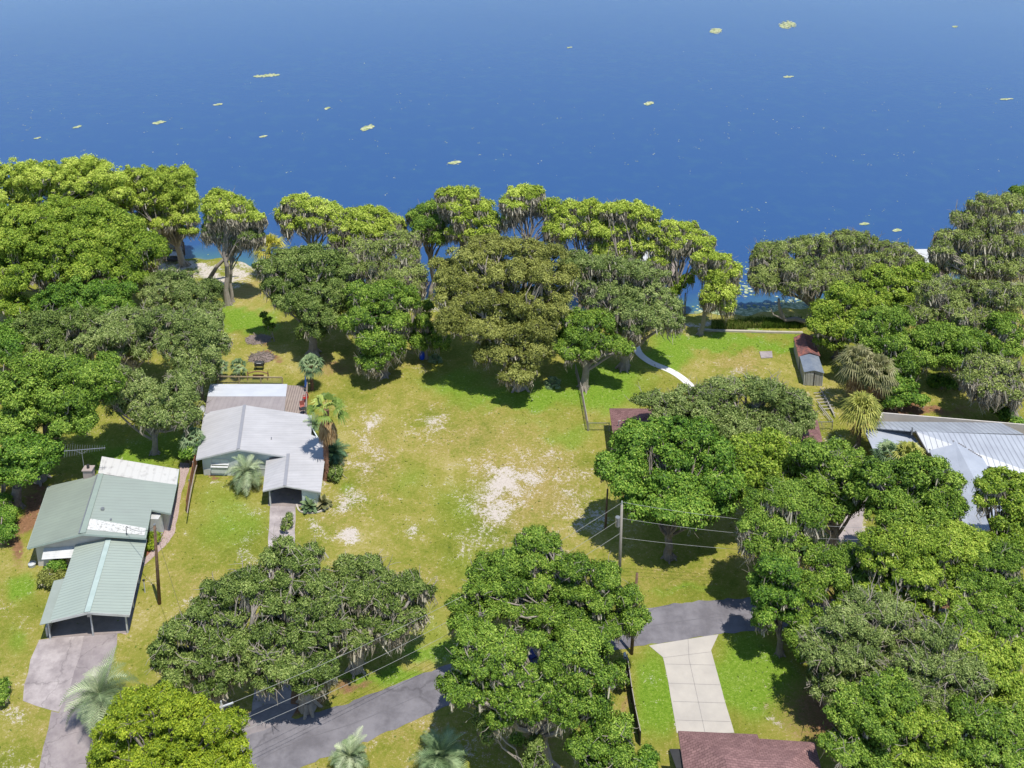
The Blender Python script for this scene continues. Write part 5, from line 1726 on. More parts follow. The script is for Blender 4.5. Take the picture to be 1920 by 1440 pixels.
palm('cabbage_palm', 'golden green cabbage palm alone by the lake shore', (507, 517), 4.2, 2.9, 'fan', 'goldsabal', 52, .2, 'bark', 8)
palm('cabbage_palm', 'yellowish fan palm beside the timber rack and metal roofed house', (1608, 838), 4.6, 2.4, 'fan', 'sabal', 52, .22, 'bark', 14, bw=.13, pet=.38)
palm('cabbage_palm', 'tall drab palm with drooping brownish fronds above the sheds side', (1600, 760), 5.6, 2.7, 'fan', 'dry', 42, .2, 'bark', 24, bw=.13, lo=-.7)
palm('cabbage_palm', 'second drab palm close behind the yellowish fan palm', (1636, 770), 5.2, 2.5, 'fan', 'dry', 36, .2, 'bark', 24, bw=.13, lo=-.7)
palm('cabbage_palm', 'spiky fan palm poking from the oak crowns before the metal roof', (1690, 960), 6.2, 2.0, 'fan', 'sabal', 36, .2, 'bark', 4, bw=.14)
palm('cabbage_palm', 'smaller fan palm top just below the metal porch roof', (1655, 950), 5.9, 1.7, 'fan', 'cabbage', 30, .2, 'bark', 3)
palm('pindo_palm', 'large silvery green feather palm leaning over the stained drive', (192, 1350), 2.3, 2.75, 'feather', 'pindo', 38, .35, 'bark', 14, bw=.10, arch=1.9)
palm('pindo_palm', 'bushy silver green palm in front of the silver house gable', (462, 914), 1.7, 2.0, 'feather', 'pindo', 40, .38, 'redbark', 10, bw=.09, arch=2.1)
palm('pindo_palm', 'small pale green palm by the lower edge of the lane', (655, 1440), 1.0, 1.6, 'feather', 'pindo', 34, .25, 'bark', 0, bw=.09, arch=1.7)
palm('pindo_palm', 'wide dusty green palm on the dry verge beside brown litter', (826, 1440), 1.0, 2.1, 'feather', 'cabbage', 40, .28, 'bark', 0, bw=.09, arch=1.6)
palm('washington_palm', 'tall fan palm with brown dead skirt beside the silver carport', (611, 899), 8.0, 2.2, 'fan', 'wash', 13, .24, 'redbark', 70, lean=(.35, .3), lo=-.25, hi=1.25, bw=.20)
palm('cabbage_palm', 'blue green fan palm with a reddish trunk behind the deck', (585, 731), 3.3, 1.6, 'fan', 'cabbage', 40, .16, 'redbark', 0)
palm('cabbage_palm', 'grey green fan palm squeezed against the silver house wall', (364, 862), 2.6, 1.5, 'fan', 'cabbage', 34, .16, 'bark', 0)
palm('young_palm', 'young palm on the lawn nearest the rail fence end', (447, 709), 1.7, 1.15, 'fan', 'cabbage', 18, .12, 'bark', 0)
palm('young_palm', 'young palm growing against the oak shade beside the rail fence', (414, 711), 1.8, 1.1, 'fan', 'cabbage', 18, .12, 'bark', 0)
palm('cycad', 'dark glossy cycad below the tall skirted palm', (625, 862), .9, 1.55, 'feather', 'cycad', 44, .2, 'bark', 0, bw=.09, arch=1.1, cat='cycad')
palm('cycad', 'dark slender palm touching the right edge of the silver roof', (590, 830), 2.2, 1.15, 'feather', 'cabbage', 26, .12, 'palebark', 0, bw=.06, arch=1.5)
palm('yucca', 'spiky green plant in the stone edged bed by the carport store', (580, 955), .3, .95, 'feather', 'cabbage', 26, .1, 'bark', 0, arch=1.0, cat='yucca')
palm('yucca', 'reddish spiky plant in the stone edged bed under the tall palm', (604, 950), .3, .95, 'feather', 'dry', 26, .1, 'bark', 0, arch=1.0, cat='yucca')
palm('palmetto', 'saw palmetto clump at the foot of the brownish oak', (1035, 722), .2, 1.1, 'fan', 'cabbage', 22, .1, 'bark', 0, cat='palmetto')
palm('palmetto', 'saw palmetto tuft beside the bright blue barrel', (815, 676), .2, 1.0, 'fan', 'cabbage', 22, .1, 'bark', 0, cat='palmetto')

# ================================================================== trees
T = tree
# --- far left mass
T('cypress', 'cypress', 'rounded lime green cypress at the extreme end of the shoreline row', 'cypress', [(30, 325, 55, 24), (90, 325, 50, 24), (20, 362, 45, 30), (75, 368, 55, 32), (125, 345, 40, 26)], zc=14, tr=.45, moss=.2, base=(60, 530))
T('cypress', 'cypress', 'cypress with the highest pointed top of the shoreline row', 'cypress', [(150, 312, 34, 22), (185, 335, 42, 26), (140, 345, 40, 26), (205, 362, 40, 28), (165, 375, 45, 28)], zc=14, tr=.45, moss=.3, base=(165, 520))
T('cypress', 'cypress', 'bright cypress draped over the white boathouse roof', 'cypress', [(262, 330, 36, 22), (322, 330, 30, 20), (295, 352, 50, 26), (335, 365, 30, 26), (260, 368, 40, 22), (342, 405, 26, 18), (316, 386, 34, 16), (352, 432, 16, 9), (300, 418, 20, 10), (262, 412, 20, 13), (230, 350, 30, 24)], zc=13, tr=.45, moss=1.0, base=(345, 497))
T('maple', 'yoak', 'broad yellow green maple canopy filling the shore corner', 'tree', [(40, 420, 60, 34), (105, 405, 60, 34), (165, 410, 50, 34), (70, 455, 60, 34), (140, 455, 55, 34), (200, 420, 50, 34), (205, 455, 45, 34)], zc=10, tr=.5, moss=.2, base=(110, 600))
T('maple', 'yoak', 'vivid green maple leaning out above the dark evergreen', 'tree', [(40, 500, 55, 34), (15, 460, 40, 40), (100, 500, 50, 30), (165, 495, 50, 28), (230, 490, 45, 30), (265, 465, 35, 28), (240, 515, 34, 20)], zc=8, tr=.4, moss=.7, base=(90, 610), k=.9)
T('maple', 'cypress', 'moss hung yellowish cypress just before the boat lift', 'cypress', [(282, 472, 22, 14), (250, 468, 26, 16), (270, 490, 26, 12)], zc=8, tr=.35, moss=1.6, base=(285, 545))
T('evergreen', 'laurel', 'dark glossy evergreen in front of the maple canopy', 'tree', [(150, 548, 48, 24), (200, 555, 44, 26), (110, 565, 44, 24), (170, 585, 50, 24), (225, 580, 30, 18)], zc=6, tr=.3, base=(165, 650))
T('live_oak', 'yoak', 'ragged yellow green oak on the plot edge beyond the laurel', 'oak', [(12, 535, 30, 30), (25, 575, 34, 24), (8, 505, 20, 20)], zc=6, tr=.3, moss=.3)
T('live_oak', 'greyoak', 'silvery leafed oak with bare limbs near the sandy beach', 'oak', [(330, 520, 44, 22), (300, 545, 46, 24), (365, 550, 40, 26), (340, 575, 44, 24), (392, 575, 22, 22)], zc=6, tr=.35, moss=.3, base=(345, 610), twig=2.2, dens=.85)
T('live_oak', 'greyoak', 'sprawling grey oak showing a tangle of dead branches', 'oak', [(250, 600, 44, 26), (300, 605, 44, 30), (200, 625, 46, 26), (255, 640, 46, 28), (215, 655, 40, 22)], zc=6.5, tr=.4, moss=.8, base=(255, 720), twig=3.2)
T('live_oak', 'darkoak', 'wide olive oak between the laurel and the tangled grey oak', 'oak', [(60, 615, 40, 26), (110, 610, 46, 26), (90, 640, 50, 24), (150, 640, 46, 24), (160, 605, 40, 22), (130, 665, 40, 16)], zc=6, tr=.35, moss=.8, base=(110, 720))
T('live_oak', 'greyoak', 'tall grey green oak at the corner of the silver house porch', 'oak', [(355, 605, 44, 26), (390, 640, 26, 40), (340, 645, 40, 30), (375, 690, 36, 32), (350, 700, 30, 22), (398, 605, 20, 18)], zc=6.5, tr=.35, moss=.5, base=(377, 758), k=1.1)
T('camphor', 'laurel', 'small vivid green tree cut by the picture edge', 'tree', [(8, 625, 30, 26), (25, 645, 26, 20), (5, 660, 20, 14)], zc=6, tr=.25)
T('laurel_oak', 'midoak', 'broad glossy laurel oak shading the green roof', 'oak', [(60, 690, 50, 26), (120, 690, 50, 28), (175, 695, 42, 26), (30, 725, 44, 30), (95, 735, 54, 34), (160, 740, 44, 32), (205, 720, 26, 28), (50, 775, 54, 34), (125, 785, 44, 34), (20, 800, 40, 34)], zc=7.5, tr=.5, moss=0, base=(75, 900))
T('laurel_oak', 'laurel', 'yellow tipped oak whose thick grey trunk stands behind the green house', 'oak', [(30, 840, 44, 28), (80, 845, 36, 26), (20, 880, 44, 26), (60, 880, 34, 22), (35, 862, 50, 22)], zc=5.5, tr=.5, moss=0, base=(27, 950))
T('live_oak', 'greyoak', 'fine leafed grey green oak over the shady back yard', 'oak', [(240, 730, 46, 28), (285, 745, 46, 28), (330, 735, 36, 28), (305, 780, 40, 26), (350, 775, 22, 22), (240, 765, 34, 20), (345, 710, 20, 14), (215, 700, 22, 16)], zc=5.5, tr=.3, moss=.2, base=(290, 850), dens=.9)
T('orange_tree', 'laurel', 'little dark leafed tree growing by the fence end near the silver house', 'tree', [(352, 850, 16, 12), (360, 838, 12, 10)], zc=1.8, tr=.08, twig=0)
T('shrub', 'laurel', 'dark clipped shrub in the deep shade beside the thick trunk', 'shrub', [(8, 940, 18, 16), (15, 968, 20, 18), (12, 1000, 16, 14)], zc=1.2, tr=.08, twig=0, k=.1)
T('shrub', 'midoak', 'small dark bush beside the pale parking pad edge', 'shrub', [(6, 1290, 12, 14), (3, 1310, 10, 10)], zc=.8, tr=.06, twig=0, k=.1)
T('shrub', 'laurel', 'leafy green bush below the white awning', 'shrub', [(103, 1058, 12, 9), (95, 1066, 10, 6), (112, 1064, 8, 6)], zc=.7, tr=.05, twig=0, k=.1)
T('shrub', 'olive', 'brownish rounded shrub beside the green carport lean to', 'shrub', [(88, 1078, 14, 10), (100, 1088, 12, 9), (80, 1090, 10, 8), (114, 1078, 8, 8)], zc=.7, tr=.05, twig=.4, k=.1)
for (x, y, l_) in ((281, 1008, 'yellow green bush in the mulch bed closest to the house notch'), (291, 1017, 'yellow green bush in the middle of the reddish mulch bed'), (283, 1026, 'yellow green bush at the carport end of the mulch bed'), (296, 1006, 'yellow green bush in the mulch bed nearest the gravel walk')):
    T('flower_bush', 'lime', l_, 'shrub', [(x, y, 6, 5)], zc=.35, tr=.03, twig=0, k=.1, group='bushes in the mulch bed', base=(x, y + 3))
# --- cypresses along the shore
T('cypress', 'cypress', 'lone leaning cypress heavy with moss between beach and lawn', 'cypress', [(408, 368, 22, 14), (402, 390, 22, 18), (440, 382, 26, 16), (462, 402, 24, 16), (432, 405, 26, 14), (397, 412, 14, 14)], zc=11, tr=.32, moss=2.6, base=(428, 571), fork=.72, k=3)
T('live_oak', 'darkoak', 'small dark oak tangled with the lone leaning cypress', 'oak', [(400, 425, 18, 16), (425, 432, 22, 14), (452, 425, 26, 16), (468, 440, 18, 12), (440, 448, 22, 10)], zc=9, tr=.2, moss=2.8, base=(436, 566), k=2.5, fork=.7)
T('cypress', 'cypress', 'moss hung cypress just beyond the golden palm', 'cypress', [(560, 376, 24, 12), (585, 385, 26, 14), (545, 400, 20, 14), (612, 398, 24, 16), (580, 415, 30, 16), (632, 412, 18, 12), (540, 425, 10, 8)], zc=11, tr=.28, moss=2.4, base=(583, 545), fork=.7, twig=1.8)
T('cypress', 'cypress', 'pale yellow cypress with bare grey limbs near the mid shore', 'cypress', [(670, 402, 26, 14), (700, 400, 28, 14), (725, 416, 26, 16), (690, 425, 32, 16), (655, 420, 18, 14), (740, 428, 18, 10), (700, 448, 40, 14), (650, 445, 20, 12)], zc=10, tr=.28, moss=1.6, base=(690, 560), twig=2.2)
T('laurel_oak', 'midoak', 'dark green broadleaf tree squeezed between the two cypress groups', 'oak', [(785, 400, 18, 14), (810, 390, 24, 14), (795, 418, 28, 18), (825, 410, 20, 16), (790, 442, 20, 14), (820, 438, 24, 18)], zc=10, tr=.28, moss=1.4, base=(808, 560), k=2.5, fork=.6)
T('cypress', 'cypress', 'bright dome shaped cypress beside the dark green broadleaf tree', 'cypress', [(862, 362, 28, 12), (880, 378, 34, 14), (905, 388, 24, 14), (855, 385, 24, 14), (915, 410, 24, 16), (880, 408, 30, 16), (920, 432, 20, 14), (870, 434, 20, 12), (895, 440, 28, 12)], zc=11, tr=.32, moss=1.6, base=(890, 580), k=3)
T('cypress', 'cypress', 'slim tall cypress with an open mossy crown and sky blue gap', 'cypress', [(975, 362, 26, 12), (998, 358, 20, 11), (965, 380, 22, 13), (1005, 385, 30, 13), (1032, 388, 16, 14), (1040, 412, 14, 12), (958, 402, 12, 9)], zc=11.5, tr=.24, moss=3.0, base=(988, 590), fork=.75, k=3)
T('cypress', 'cypress', 'cypress rising directly above the brownish oak', 'cypress', [(1075, 392, 28, 13), (1100, 388, 24, 12), (1065, 410, 26, 14), (1105, 412, 28, 16), (1070, 432, 30, 14), (1115, 438, 20, 12), (1045, 430, 16, 14)], zc=11, tr=.3, moss=1.9, base=(1085, 600), k=3)
T('cypress', 'cypress', 'widest cypress crown overhanging a white boathouse', 'cypress', [(1150, 392, 28, 11), (1180, 388, 30, 11), (1205, 400, 26, 14), (1165, 410, 40, 14), (1215, 422, 24, 16), (1140, 432, 30, 14), (1180, 436, 34, 14), (1150, 460, 34, 14), (1195, 458, 30, 12), (1125, 480, 14, 10), (1175, 482, 20, 8)], zc=10, tr=.34, moss=1.3, base=(1185, 606), k=3)
T('cypress', 'cypress', 'cypress with long grey moss curtains next to the last shore cypress', 'cypress', [(1265, 424, 24, 11), (1288, 428, 24, 12), (1258, 440, 26, 12), (1300, 446, 24, 13), (1280, 455, 28, 12), (1320, 462, 12, 10), (1240, 462, 18, 12), (1235, 490, 18, 8)], zc=9, tr=.26, moss=3.0, base=(1262, 606), k=3)
T('cypress', 'cypress', 'lowest cypress with bare straight trunk rising from the lawn edge', 'cypress', [(1325, 480, 24, 12), (1350, 490, 24, 14), (1370, 510, 16, 18), (1345, 515, 24, 14), (1375, 540, 12, 16), (1350, 548, 24, 16), (1330, 560, 20, 14), (1362, 570, 16, 12), (1310, 505, 12, 12)], zc=6, tr=.28, moss=1.5, base=(1312, 627), k=3, fork=.55)
T('cypress', 'yoak', 'sparse yellowish sapling in front of the timber dock', 'tree', [(1290, 522, 16, 8), (1272, 532, 14, 8), (1265, 545, 10, 7)], zc=5, tr=.1, moss=.5, base=(1280, 606), k=2)
# --- oaks of the middle band
T('live_oak', 'darkoak', 'dark grey green live oak with leaning trunk on the bright lawn', 'oak', [(500, 500, 28, 16), (545, 485, 34, 18), (590, 480, 34, 20), (625, 500, 30, 22), (560, 520, 44, 24), (515, 530, 32, 18), (610, 540, 40, 26), (560, 560, 40, 24), (530, 565, 22, 16), (600, 580, 38, 26), (590, 615, 34, 20), (640, 560, 26, 30)], zc=7, tr=.5, moss=.9, base=(588, 664), k=.8, fork=.38)
T('sapling', 'midoak', 'slender young tree alone on the bright lawn beside the ash heap', 'tree', [(500, 600, 10, 9), (508, 612, 9, 7), (496, 590, 7, 6)], zc=2.4, tr=.06, twig=.3, base=(514, 640), k=1.5, dens=.6)
T('live_oak', 'mossoak', 'moss curtained live oak above the dark gap to the lake', 'oak', [(665, 470, 28, 16), (705, 468, 36, 16), (745, 450, 30, 16), (765, 478, 24, 18), (700, 500, 44, 20), (750, 510, 34, 22), (665, 500, 26, 18), (770, 530, 20, 18), (720, 535, 30, 14)], zc=9, tr=.45, moss=2.4, base=(705, 640), k=1.2)
T('live_oak', 'midoak', 'fresh green oak with low boughs nearest the vacant lawn', 'oak', [(680, 555, 36, 22), (725, 545, 34, 20), (765, 560, 22, 20), (700, 590, 44, 26), (745, 600, 28, 24), (660, 600, 24, 22), (705, 635, 34, 22), (700, 672, 30, 22), (735, 650, 20, 22)], zc=6, tr=.4, moss=1.1, base=(720, 705), k=1.0)
T('live_oak', 'midoak', 'small vine covered tree directly behind the bright blue barrel', 'oak', [(790, 600, 20, 16), (810, 620, 22, 18), (785, 640, 18, 16), (825, 640, 18, 16), (800, 575, 16, 14)], zc=4, tr=.2, moss=.8, base=(800, 672), k=1.2)
T('live_oak', 'olive', 'massive brownish olive oak at the centre of the shore plot', 'oak', [(880, 478, 40, 20), (930, 462, 40, 20), (980, 468, 44, 20), (1030, 478, 40, 20), (860, 515, 40, 24), (915, 510, 44, 24), (975, 510, 48, 26), (1035, 515, 40, 26), (850, 560, 40, 26), (905, 560, 46, 28), (965, 565, 48, 28), (1020, 565, 40, 26), (850, 605, 34, 22), (900, 615, 40, 26), (955, 620, 44, 28), (1010, 615, 36, 24), (930, 660, 30, 20), (980, 665, 40, 24), (1015, 655, 26, 20), (975, 700, 34, 16)], zc=8, tr=.6, base=(975, 728), k=1.1)
T('live_oak', 'greyoak', 'wide greyish oak with moss between olive oak and curved path', 'oak', [(1080, 492, 34, 18), (1125, 495, 40, 20), (1175, 505, 44, 20), (1220, 520, 36, 20), (1090, 530, 36, 22), (1150, 535, 46, 24), (1210, 550, 44, 26), (1250, 575, 28, 22), (1170, 575, 44, 24), (1225, 592, 42, 22), (1262, 606, 24, 16), (1190, 610, 26, 16), (1110, 560, 24, 18)], zc=7.5, tr=.5, moss=1.5, base=(1170, 690), k=.8)
T('live_oak', 'midoak', 'round headed fresh oak with a stout trunk beside the chain link fence', 'oak', [(1085, 598, 30, 15), (1120, 604, 26, 16), (1070, 625, 28, 18), (1110, 635, 34, 20), (1145, 640, 26, 16), (1062, 655, 22, 14), (1100, 662, 26, 12), (1170, 650, 22, 12)], zc=5.5, tr=.42, moss=.6, base=(1094, 729), k=.9, fork=.62)
# --- right shore
T('live_oak', 'mossoak', 'mossy live oak arching over the lily pads', 'oak', [(1425, 480, 20, 14), (1455, 470, 24, 16), (1495, 462, 34, 14), (1440, 505, 28, 16), (1485, 500, 34, 20), (1540, 455, 34, 16), (1530, 490, 38, 22), (1432, 528, 24, 14), (1468, 530, 30, 16), (1515, 528, 32, 18)], zc=7.5, tr=.4, base=(1535, 603), k=1.2, moss=1.7)
T('live_oak', 'mossoak', 'mossiest grey oak in the shoreline row by the far boathouse', 'oak', [(1585, 450, 34, 16), (1620, 448, 30, 15), (1655, 462, 30, 14), (1690, 470, 28, 14), (1575, 485, 36, 20), (1620, 485, 40, 20), (1665, 495, 38, 18), (1560, 520, 32, 20), (1720, 485, 14, 12), (1610, 520, 34, 16)], zc=8, tr=.4, base=(1630, 605), k=1.2)
T('live_oak', 'mossoak', 'towering mossy oak in the lakeside corner with bare limbs', 'oak', [(1810, 405, 32, 16), (1850, 380, 36, 16), (1885, 378, 34, 18), (1840, 410, 40, 18), (1890, 415, 36, 22), (1785, 445, 32, 18), (1830, 445, 40, 20), (1880, 455, 40, 24), (1770, 470, 26, 16), (1800, 490, 40, 22), (1850, 495, 44, 24), (1900, 500, 34, 26)], zc=10, tr=.55, base=(1860, 620), k=1.4)
T('live_oak', 'midoak', 'green oak crown peeping over the towering mossy oak', 'oak', [(1916, 362, 16, 12), (1910, 380, 14, 10), (1930, 372, 20, 20)], zc=12, tr=.3, base=(1925, 560), k=2)
T('live_oak', 'yoak', 'yellow green oak wedge between the two mossy shore oaks', 'oak', [(1650, 515, 34, 18), (1690, 525, 34, 20), (1720, 510, 28, 16), (1640, 550, 40, 22), (1690, 560, 36, 22), (1600, 560, 22, 16)], zc=7, tr=.35, moss=.9, base=(1670, 640), k=.9)
T('maple', 'yoak', 'light green young maple behind the rusty roofed shed', 'tree', [(1575, 550, 22, 18), (1550, 580, 26, 20), (1590, 585, 30, 20), (1535, 608, 22, 16), (1575, 615, 32, 18), (1610, 605, 20, 16), (1560, 640, 24, 14)], zc=5, tr=.25, moss=.3, base=(1565, 672), k=.9)
T('live_oak', 'midoak', 'vivid green oak behind the drab drooping palms', 'oak', [(1640, 600, 34, 22), (1680, 600, 34, 22), (1655, 640, 34, 22), (1700, 640, 34, 24), (1620, 632, 24, 18), (1690, 680, 34, 24), (1725, 660, 24, 24)], zc=5.5, tr=.35, moss=.4, base=(1690, 735), k=.8)
T('maple', 'laurel', 'low bright leafy bush tree between fan palm and shady yard', 'tree', [(1680, 720, 30, 16), (1700, 742, 28, 14), (1672, 752, 22, 12), (1725, 750, 18, 8), (1665, 700, 18, 12)], zc=2.4, tr=.15, twig=.2, base=(1690, 768), k=.5)
T('live_oak', 'mossoak', 'gnarled mossy oak with pale dead wood over the yard corner', 'oak', [(1740, 545, 34, 20), (1780, 540, 36, 20), (1830, 550, 40, 22), (1740, 585, 36, 22), (1790, 585, 40, 24), (1840, 595, 36, 22), (1885, 555, 34, 26)], zc=8, tr=.45, moss=1.6, base=(1800, 680), k=.9, twig=3)
T('live_oak', 'midoak', 'deep green oak standing over the red mulch yard', 'oak', [(1745, 625, 34, 20), (1785, 630, 36, 22), (1830, 640, 36, 22), (1765, 662, 34, 20), (1812, 670, 30, 20), (1880, 610, 34, 24), (1895, 650, 28, 22)], zc=6.5, tr=.4, moss=.9, base=(1795, 725), k=.8)
T('live_oak', 'mossoak', 'drooping grey haired oak beyond the metal roof', 'oak', [(1850, 680, 34, 16), (1890, 690, 34, 20), (1825, 705, 26, 14), (1865, 715, 36, 18), (1900, 735, 26, 18), (1840, 728, 22, 12)], zc=6, tr=.45, moss=3, base=(1905, 790), k=.8)
T('hedge_bush', 'laurel', 'dark rounded bush in the yard beyond the metal roof', 'shrub', [(1760, 712, 20, 12), (1778, 720, 16, 10)], zc=1.0, tr=.06, twig=0, k=.2)
T('hedge_bush', 'laurel', 'leafy bushes under the drooping grey haired oak', 'shrub', [(1885, 775, 18, 14), (1908, 795, 18, 14), (1868, 765, 14, 10)], zc=1.2, tr=.06, twig=0, k=.2)
# --- over the brown roofed house
T('live_oak', 'greyoak', 'spreading olive grey oak covering the brown shingle hip roof', 'oak', [(1215, 748, 28, 12), (1250, 762, 36, 16), (1295, 745, 40, 20), (1345, 730, 40, 20), (1390, 722, 40, 20), (1435, 735, 36, 20), (1475, 750, 34, 22), (1505, 780, 28, 24), (1300, 780, 40, 20), (1360, 775, 44, 24), (1420, 785, 44, 26), (1470, 805, 34, 24), (1385, 805, 40, 22), (1335, 800, 30, 18)], zc=6.5, tr=.45, moss=.15, base=(1385, 868), k=.35, dens=.95)
T('camphor_tree', 'laurel', 'dense round bright green tree beside the vacant lawn', 'tree', [(1215, 808, 38, 20), (1265, 800, 44, 20), (1310, 815, 40, 24), (1180, 835, 34, 24), (1230, 840, 48, 28), (1290, 850, 50, 30), (1345, 850, 38, 30), (1170, 875, 34, 28), (1215, 885, 50, 32), (1280, 900, 54, 34), (1340, 900, 40, 34), (1175, 915, 32, 26), (1225, 935, 46, 28), (1290, 950, 50, 28), (1345, 945, 34, 26), (1195, 950, 30, 20), (1250, 965, 40, 16), (1305, 975, 34, 14)], zc=6, tr=.36, base=(1254, 1046), k=.9, dens=1.0)
# --- right side road oaks
T('live_oak', 'yoak', 'yellow green oak just beyond the round bright tree', 'oak', [(1400, 835, 36, 18), (1440, 830, 34, 18), (1480, 850, 34, 20), (1410, 870, 40, 24), (1460, 880, 40, 26), (1505, 885, 30, 26), (1400, 915, 34, 26)], zc=7, tr=.4, moss=.4, base=(1445, 1000), k=.5, twig=1.2)
T('live_oak', 'midoak', 'mossy trunked oak where the high cables end', 'oak', [(1430, 935, 40, 26), (1475, 930, 40, 28), (1420, 975, 36, 26), (1465, 980, 40, 28), (1510, 960, 30, 28), (1440, 1015, 34, 24), (1485, 1025, 34, 24)], zc=8, tr=.4, moss=1.6, base=(1465, 1140), k=.7)
T('ivy_tree', 'laurel', 'ivy clad tree with a pale bare trunk foot by the lane', 'tree', [(1445, 1060, 30, 22), (1475, 1075, 26, 20), (1432, 1100, 22, 20), (1470, 1110, 26, 20), (1440, 1140, 24, 20), (1475, 1148, 20, 16), (1432, 1165, 18, 12)], zc=6, tr=.24, moss=.1, base=(1463, 1226), k=3, fork=.6, twig=.2)
T('live_oak', 'midoak', 'tall oak screening the pinkish drive', 'oak', [(1530, 850, 34, 18), (1575, 848, 34, 18), (1550, 885, 44, 24), (1600, 880, 40, 24), (1530, 920, 38, 24), (1580, 930, 40, 24), (1550, 955, 34, 16)], zc=8, tr=.42, moss=.5, base=(1565, 1045), k=.5, twig=1.2)
T('live_oak', 'midoak', 'bright crowned oak against the metal porch roof', 'oak', [(1640, 880, 34, 22), (1690, 885, 36, 22), (1735, 880, 34, 22), (1655, 925, 42, 28), (1710, 930, 44, 28), (1760, 920, 34, 26), (1790, 900, 20, 18), (1680, 970, 42, 26), (1735, 975, 44, 26), (1785, 950, 30, 24)], zc=8, tr=.45, moss=.3, base=(1710, 1090), k=.5, twig=1.0)
T('live_oak', 'yoak', 'light topped oak in the thick of the woodland edge', 'oak', [(1650, 1010, 36, 22), (1700, 1015, 40, 24), (1750, 1020, 40, 24), (1800, 1015, 34, 24), (1660, 1050, 34, 20), (1720, 1060, 44, 24), (1775, 1065, 38, 24), (1700, 1095, 34, 18), (1755, 1110, 34, 16)], zc=8, tr=.45, moss=.5, base=(1730, 1210), k=.5)
T('live_oak', 'yoak', 'airy oak over the lower corner of the metal roof', 'oak', [(1860, 905, 28, 16), (1895, 900, 30, 18), (1845, 935, 16, 14), (1905, 940, 22, 26), (1895, 975, 30, 22), (1905, 1005, 26, 20), (1870, 1015, 20, 14)], zc=8, tr=.35, moss=.9, base=(1895, 1110), k=.5, dens=.85)
T('live_oak', 'midoak', 'shadowy oak beneath the lower corner of the metal roof', 'oak', [(1840, 1040, 34, 18), (1880, 1040, 36, 22), (1830, 1080, 40, 24), (1880, 1085, 40, 24), (1815, 1120, 34, 20), (1860, 1125, 30, 18), (1905, 1120, 22, 20)], zc=7.5, tr=.4, moss=1.3, base=(1870, 1225), k=.6)
T('live_oak', 'midoak', 'leafy oak hiding the bend of the lane', 'oak', [(1540, 1040, 24, 18), (1600, 1045, 34, 20), (1570, 1080, 34, 20), (1620, 1085, 34, 22), (1530, 1095, 20, 20), (1590, 1115, 26, 14)], zc=6.5, tr=.34, moss=.8, base=(1570, 1170), k=.7, twig=1.2)
T('thicket_tree', 'midoak', 'dark low thicket tree right beside the ivy clad trunk', 'tree', [(1510, 1110, 24, 18), (1495, 1145, 24, 22), (1520, 1165, 26, 22), (1495, 1190, 20, 20), (1505, 1220, 18, 16)], zc=3.5, tr=.18, moss=.1, base=(1505, 1240), k=1.2)
# --- bottom right
T('live_oak', 'midoak', 'bright oak crown at the picture edge over the end of the lane', 'oak', [(1840, 1165, 34, 20), (1885, 1160, 36, 24), (1910, 1190, 30, 24), (1790, 1175, 30, 18), (1800, 1145, 26, 16)], zc=7, tr=.36, moss=.8, base=(1895, 1265), k=.6)
T('live_oak', 'yoak', 'small rounded oak closing the gap beside the bluish picket fence', 'oak', [(1700, 1140, 30, 16), (1640, 1105, 30, 16), (1600, 1150, 34, 20), (1740, 1150, 14, 10)], zc=6, tr=.3, moss=.4, base=(1650, 1235), k=.6)
T('live_oak', 'greyoak', 'sage green oak bulging over the lawn beside the pale driveway', 'oak', [(1545, 1190, 34, 22), (1580, 1165, 38, 24), (1560, 1225, 44, 28), (1610, 1210, 44, 28), (1545, 1265, 34, 24), (1590, 1265, 44, 26), (1570, 1295, 30, 18)], zc=5.5, tr=.35, moss=.2, base=(1580, 1340), k=.6)
T('live_oak', 'greyoak', 'sage oak with a forked dead limb in the lower thicket', 'oak', [(1620, 1130, 36, 22), (1665, 1140, 40, 24), (1650, 1175, 44, 26), (1705, 1175, 40, 26), (1660, 1215, 40, 26), (1710, 1220, 40, 26), (1650, 1255, 36, 22)], zc=6, tr=.38, moss=.2, base=(1665, 1310), k=.6, twig=2)
T('live_oak', 'midoak', 'lively green oak nearest the brown shingle roof corner', 'oak', [(1620, 1310, 44, 26), (1665, 1300, 44, 28), (1600, 1350, 40, 26), (1650, 1355, 46, 30), (1590, 1395, 34, 24), (1640, 1410, 44, 30), (1600, 1430, 30, 20)], zc=5.5, tr=.36, moss=.1, base=(1625, 1490), k=.6)
T('live_oak', 'greyoak', 'pale sage oak forming the centre of the lower woodland', 'oak', [(1755, 1190, 30, 20), (1740, 1235, 40, 26), (1785, 1245, 40, 26), (1720, 1275, 40, 26), (1770, 1290, 44, 28), (1825, 1270, 36, 26), (1735, 1320, 40, 24), (1800, 1320, 34, 22)], zc=6, tr=.38, moss=.2, base=(1770, 1400), k=.6, twig=1.8)
T('live_oak', 'yoak', 'yellow green oak at the edge of the lower woodland', 'oak', [(1815, 1205, 26, 18), (1850, 1225, 34, 24), (1895, 1225, 34, 26), (1870, 1265, 40, 26), (1905, 1290, 30, 28), (1860, 1305, 34, 24)], zc=6, tr=.36, moss=.2, base=(1870, 1380), k=.6)
T('live_oak', 'midoak', 'dense green oak filling the lower woodland corner', 'oak', [(1840, 1350, 40, 26), (1895, 1355, 40, 28), (1820, 1395, 44, 28), (1880, 1405, 44, 30), (1840, 1435, 44, 26), (1905, 1440, 34, 26)], zc=5.5, tr=.36, moss=.1, base=(1860, 1510), k=.6)
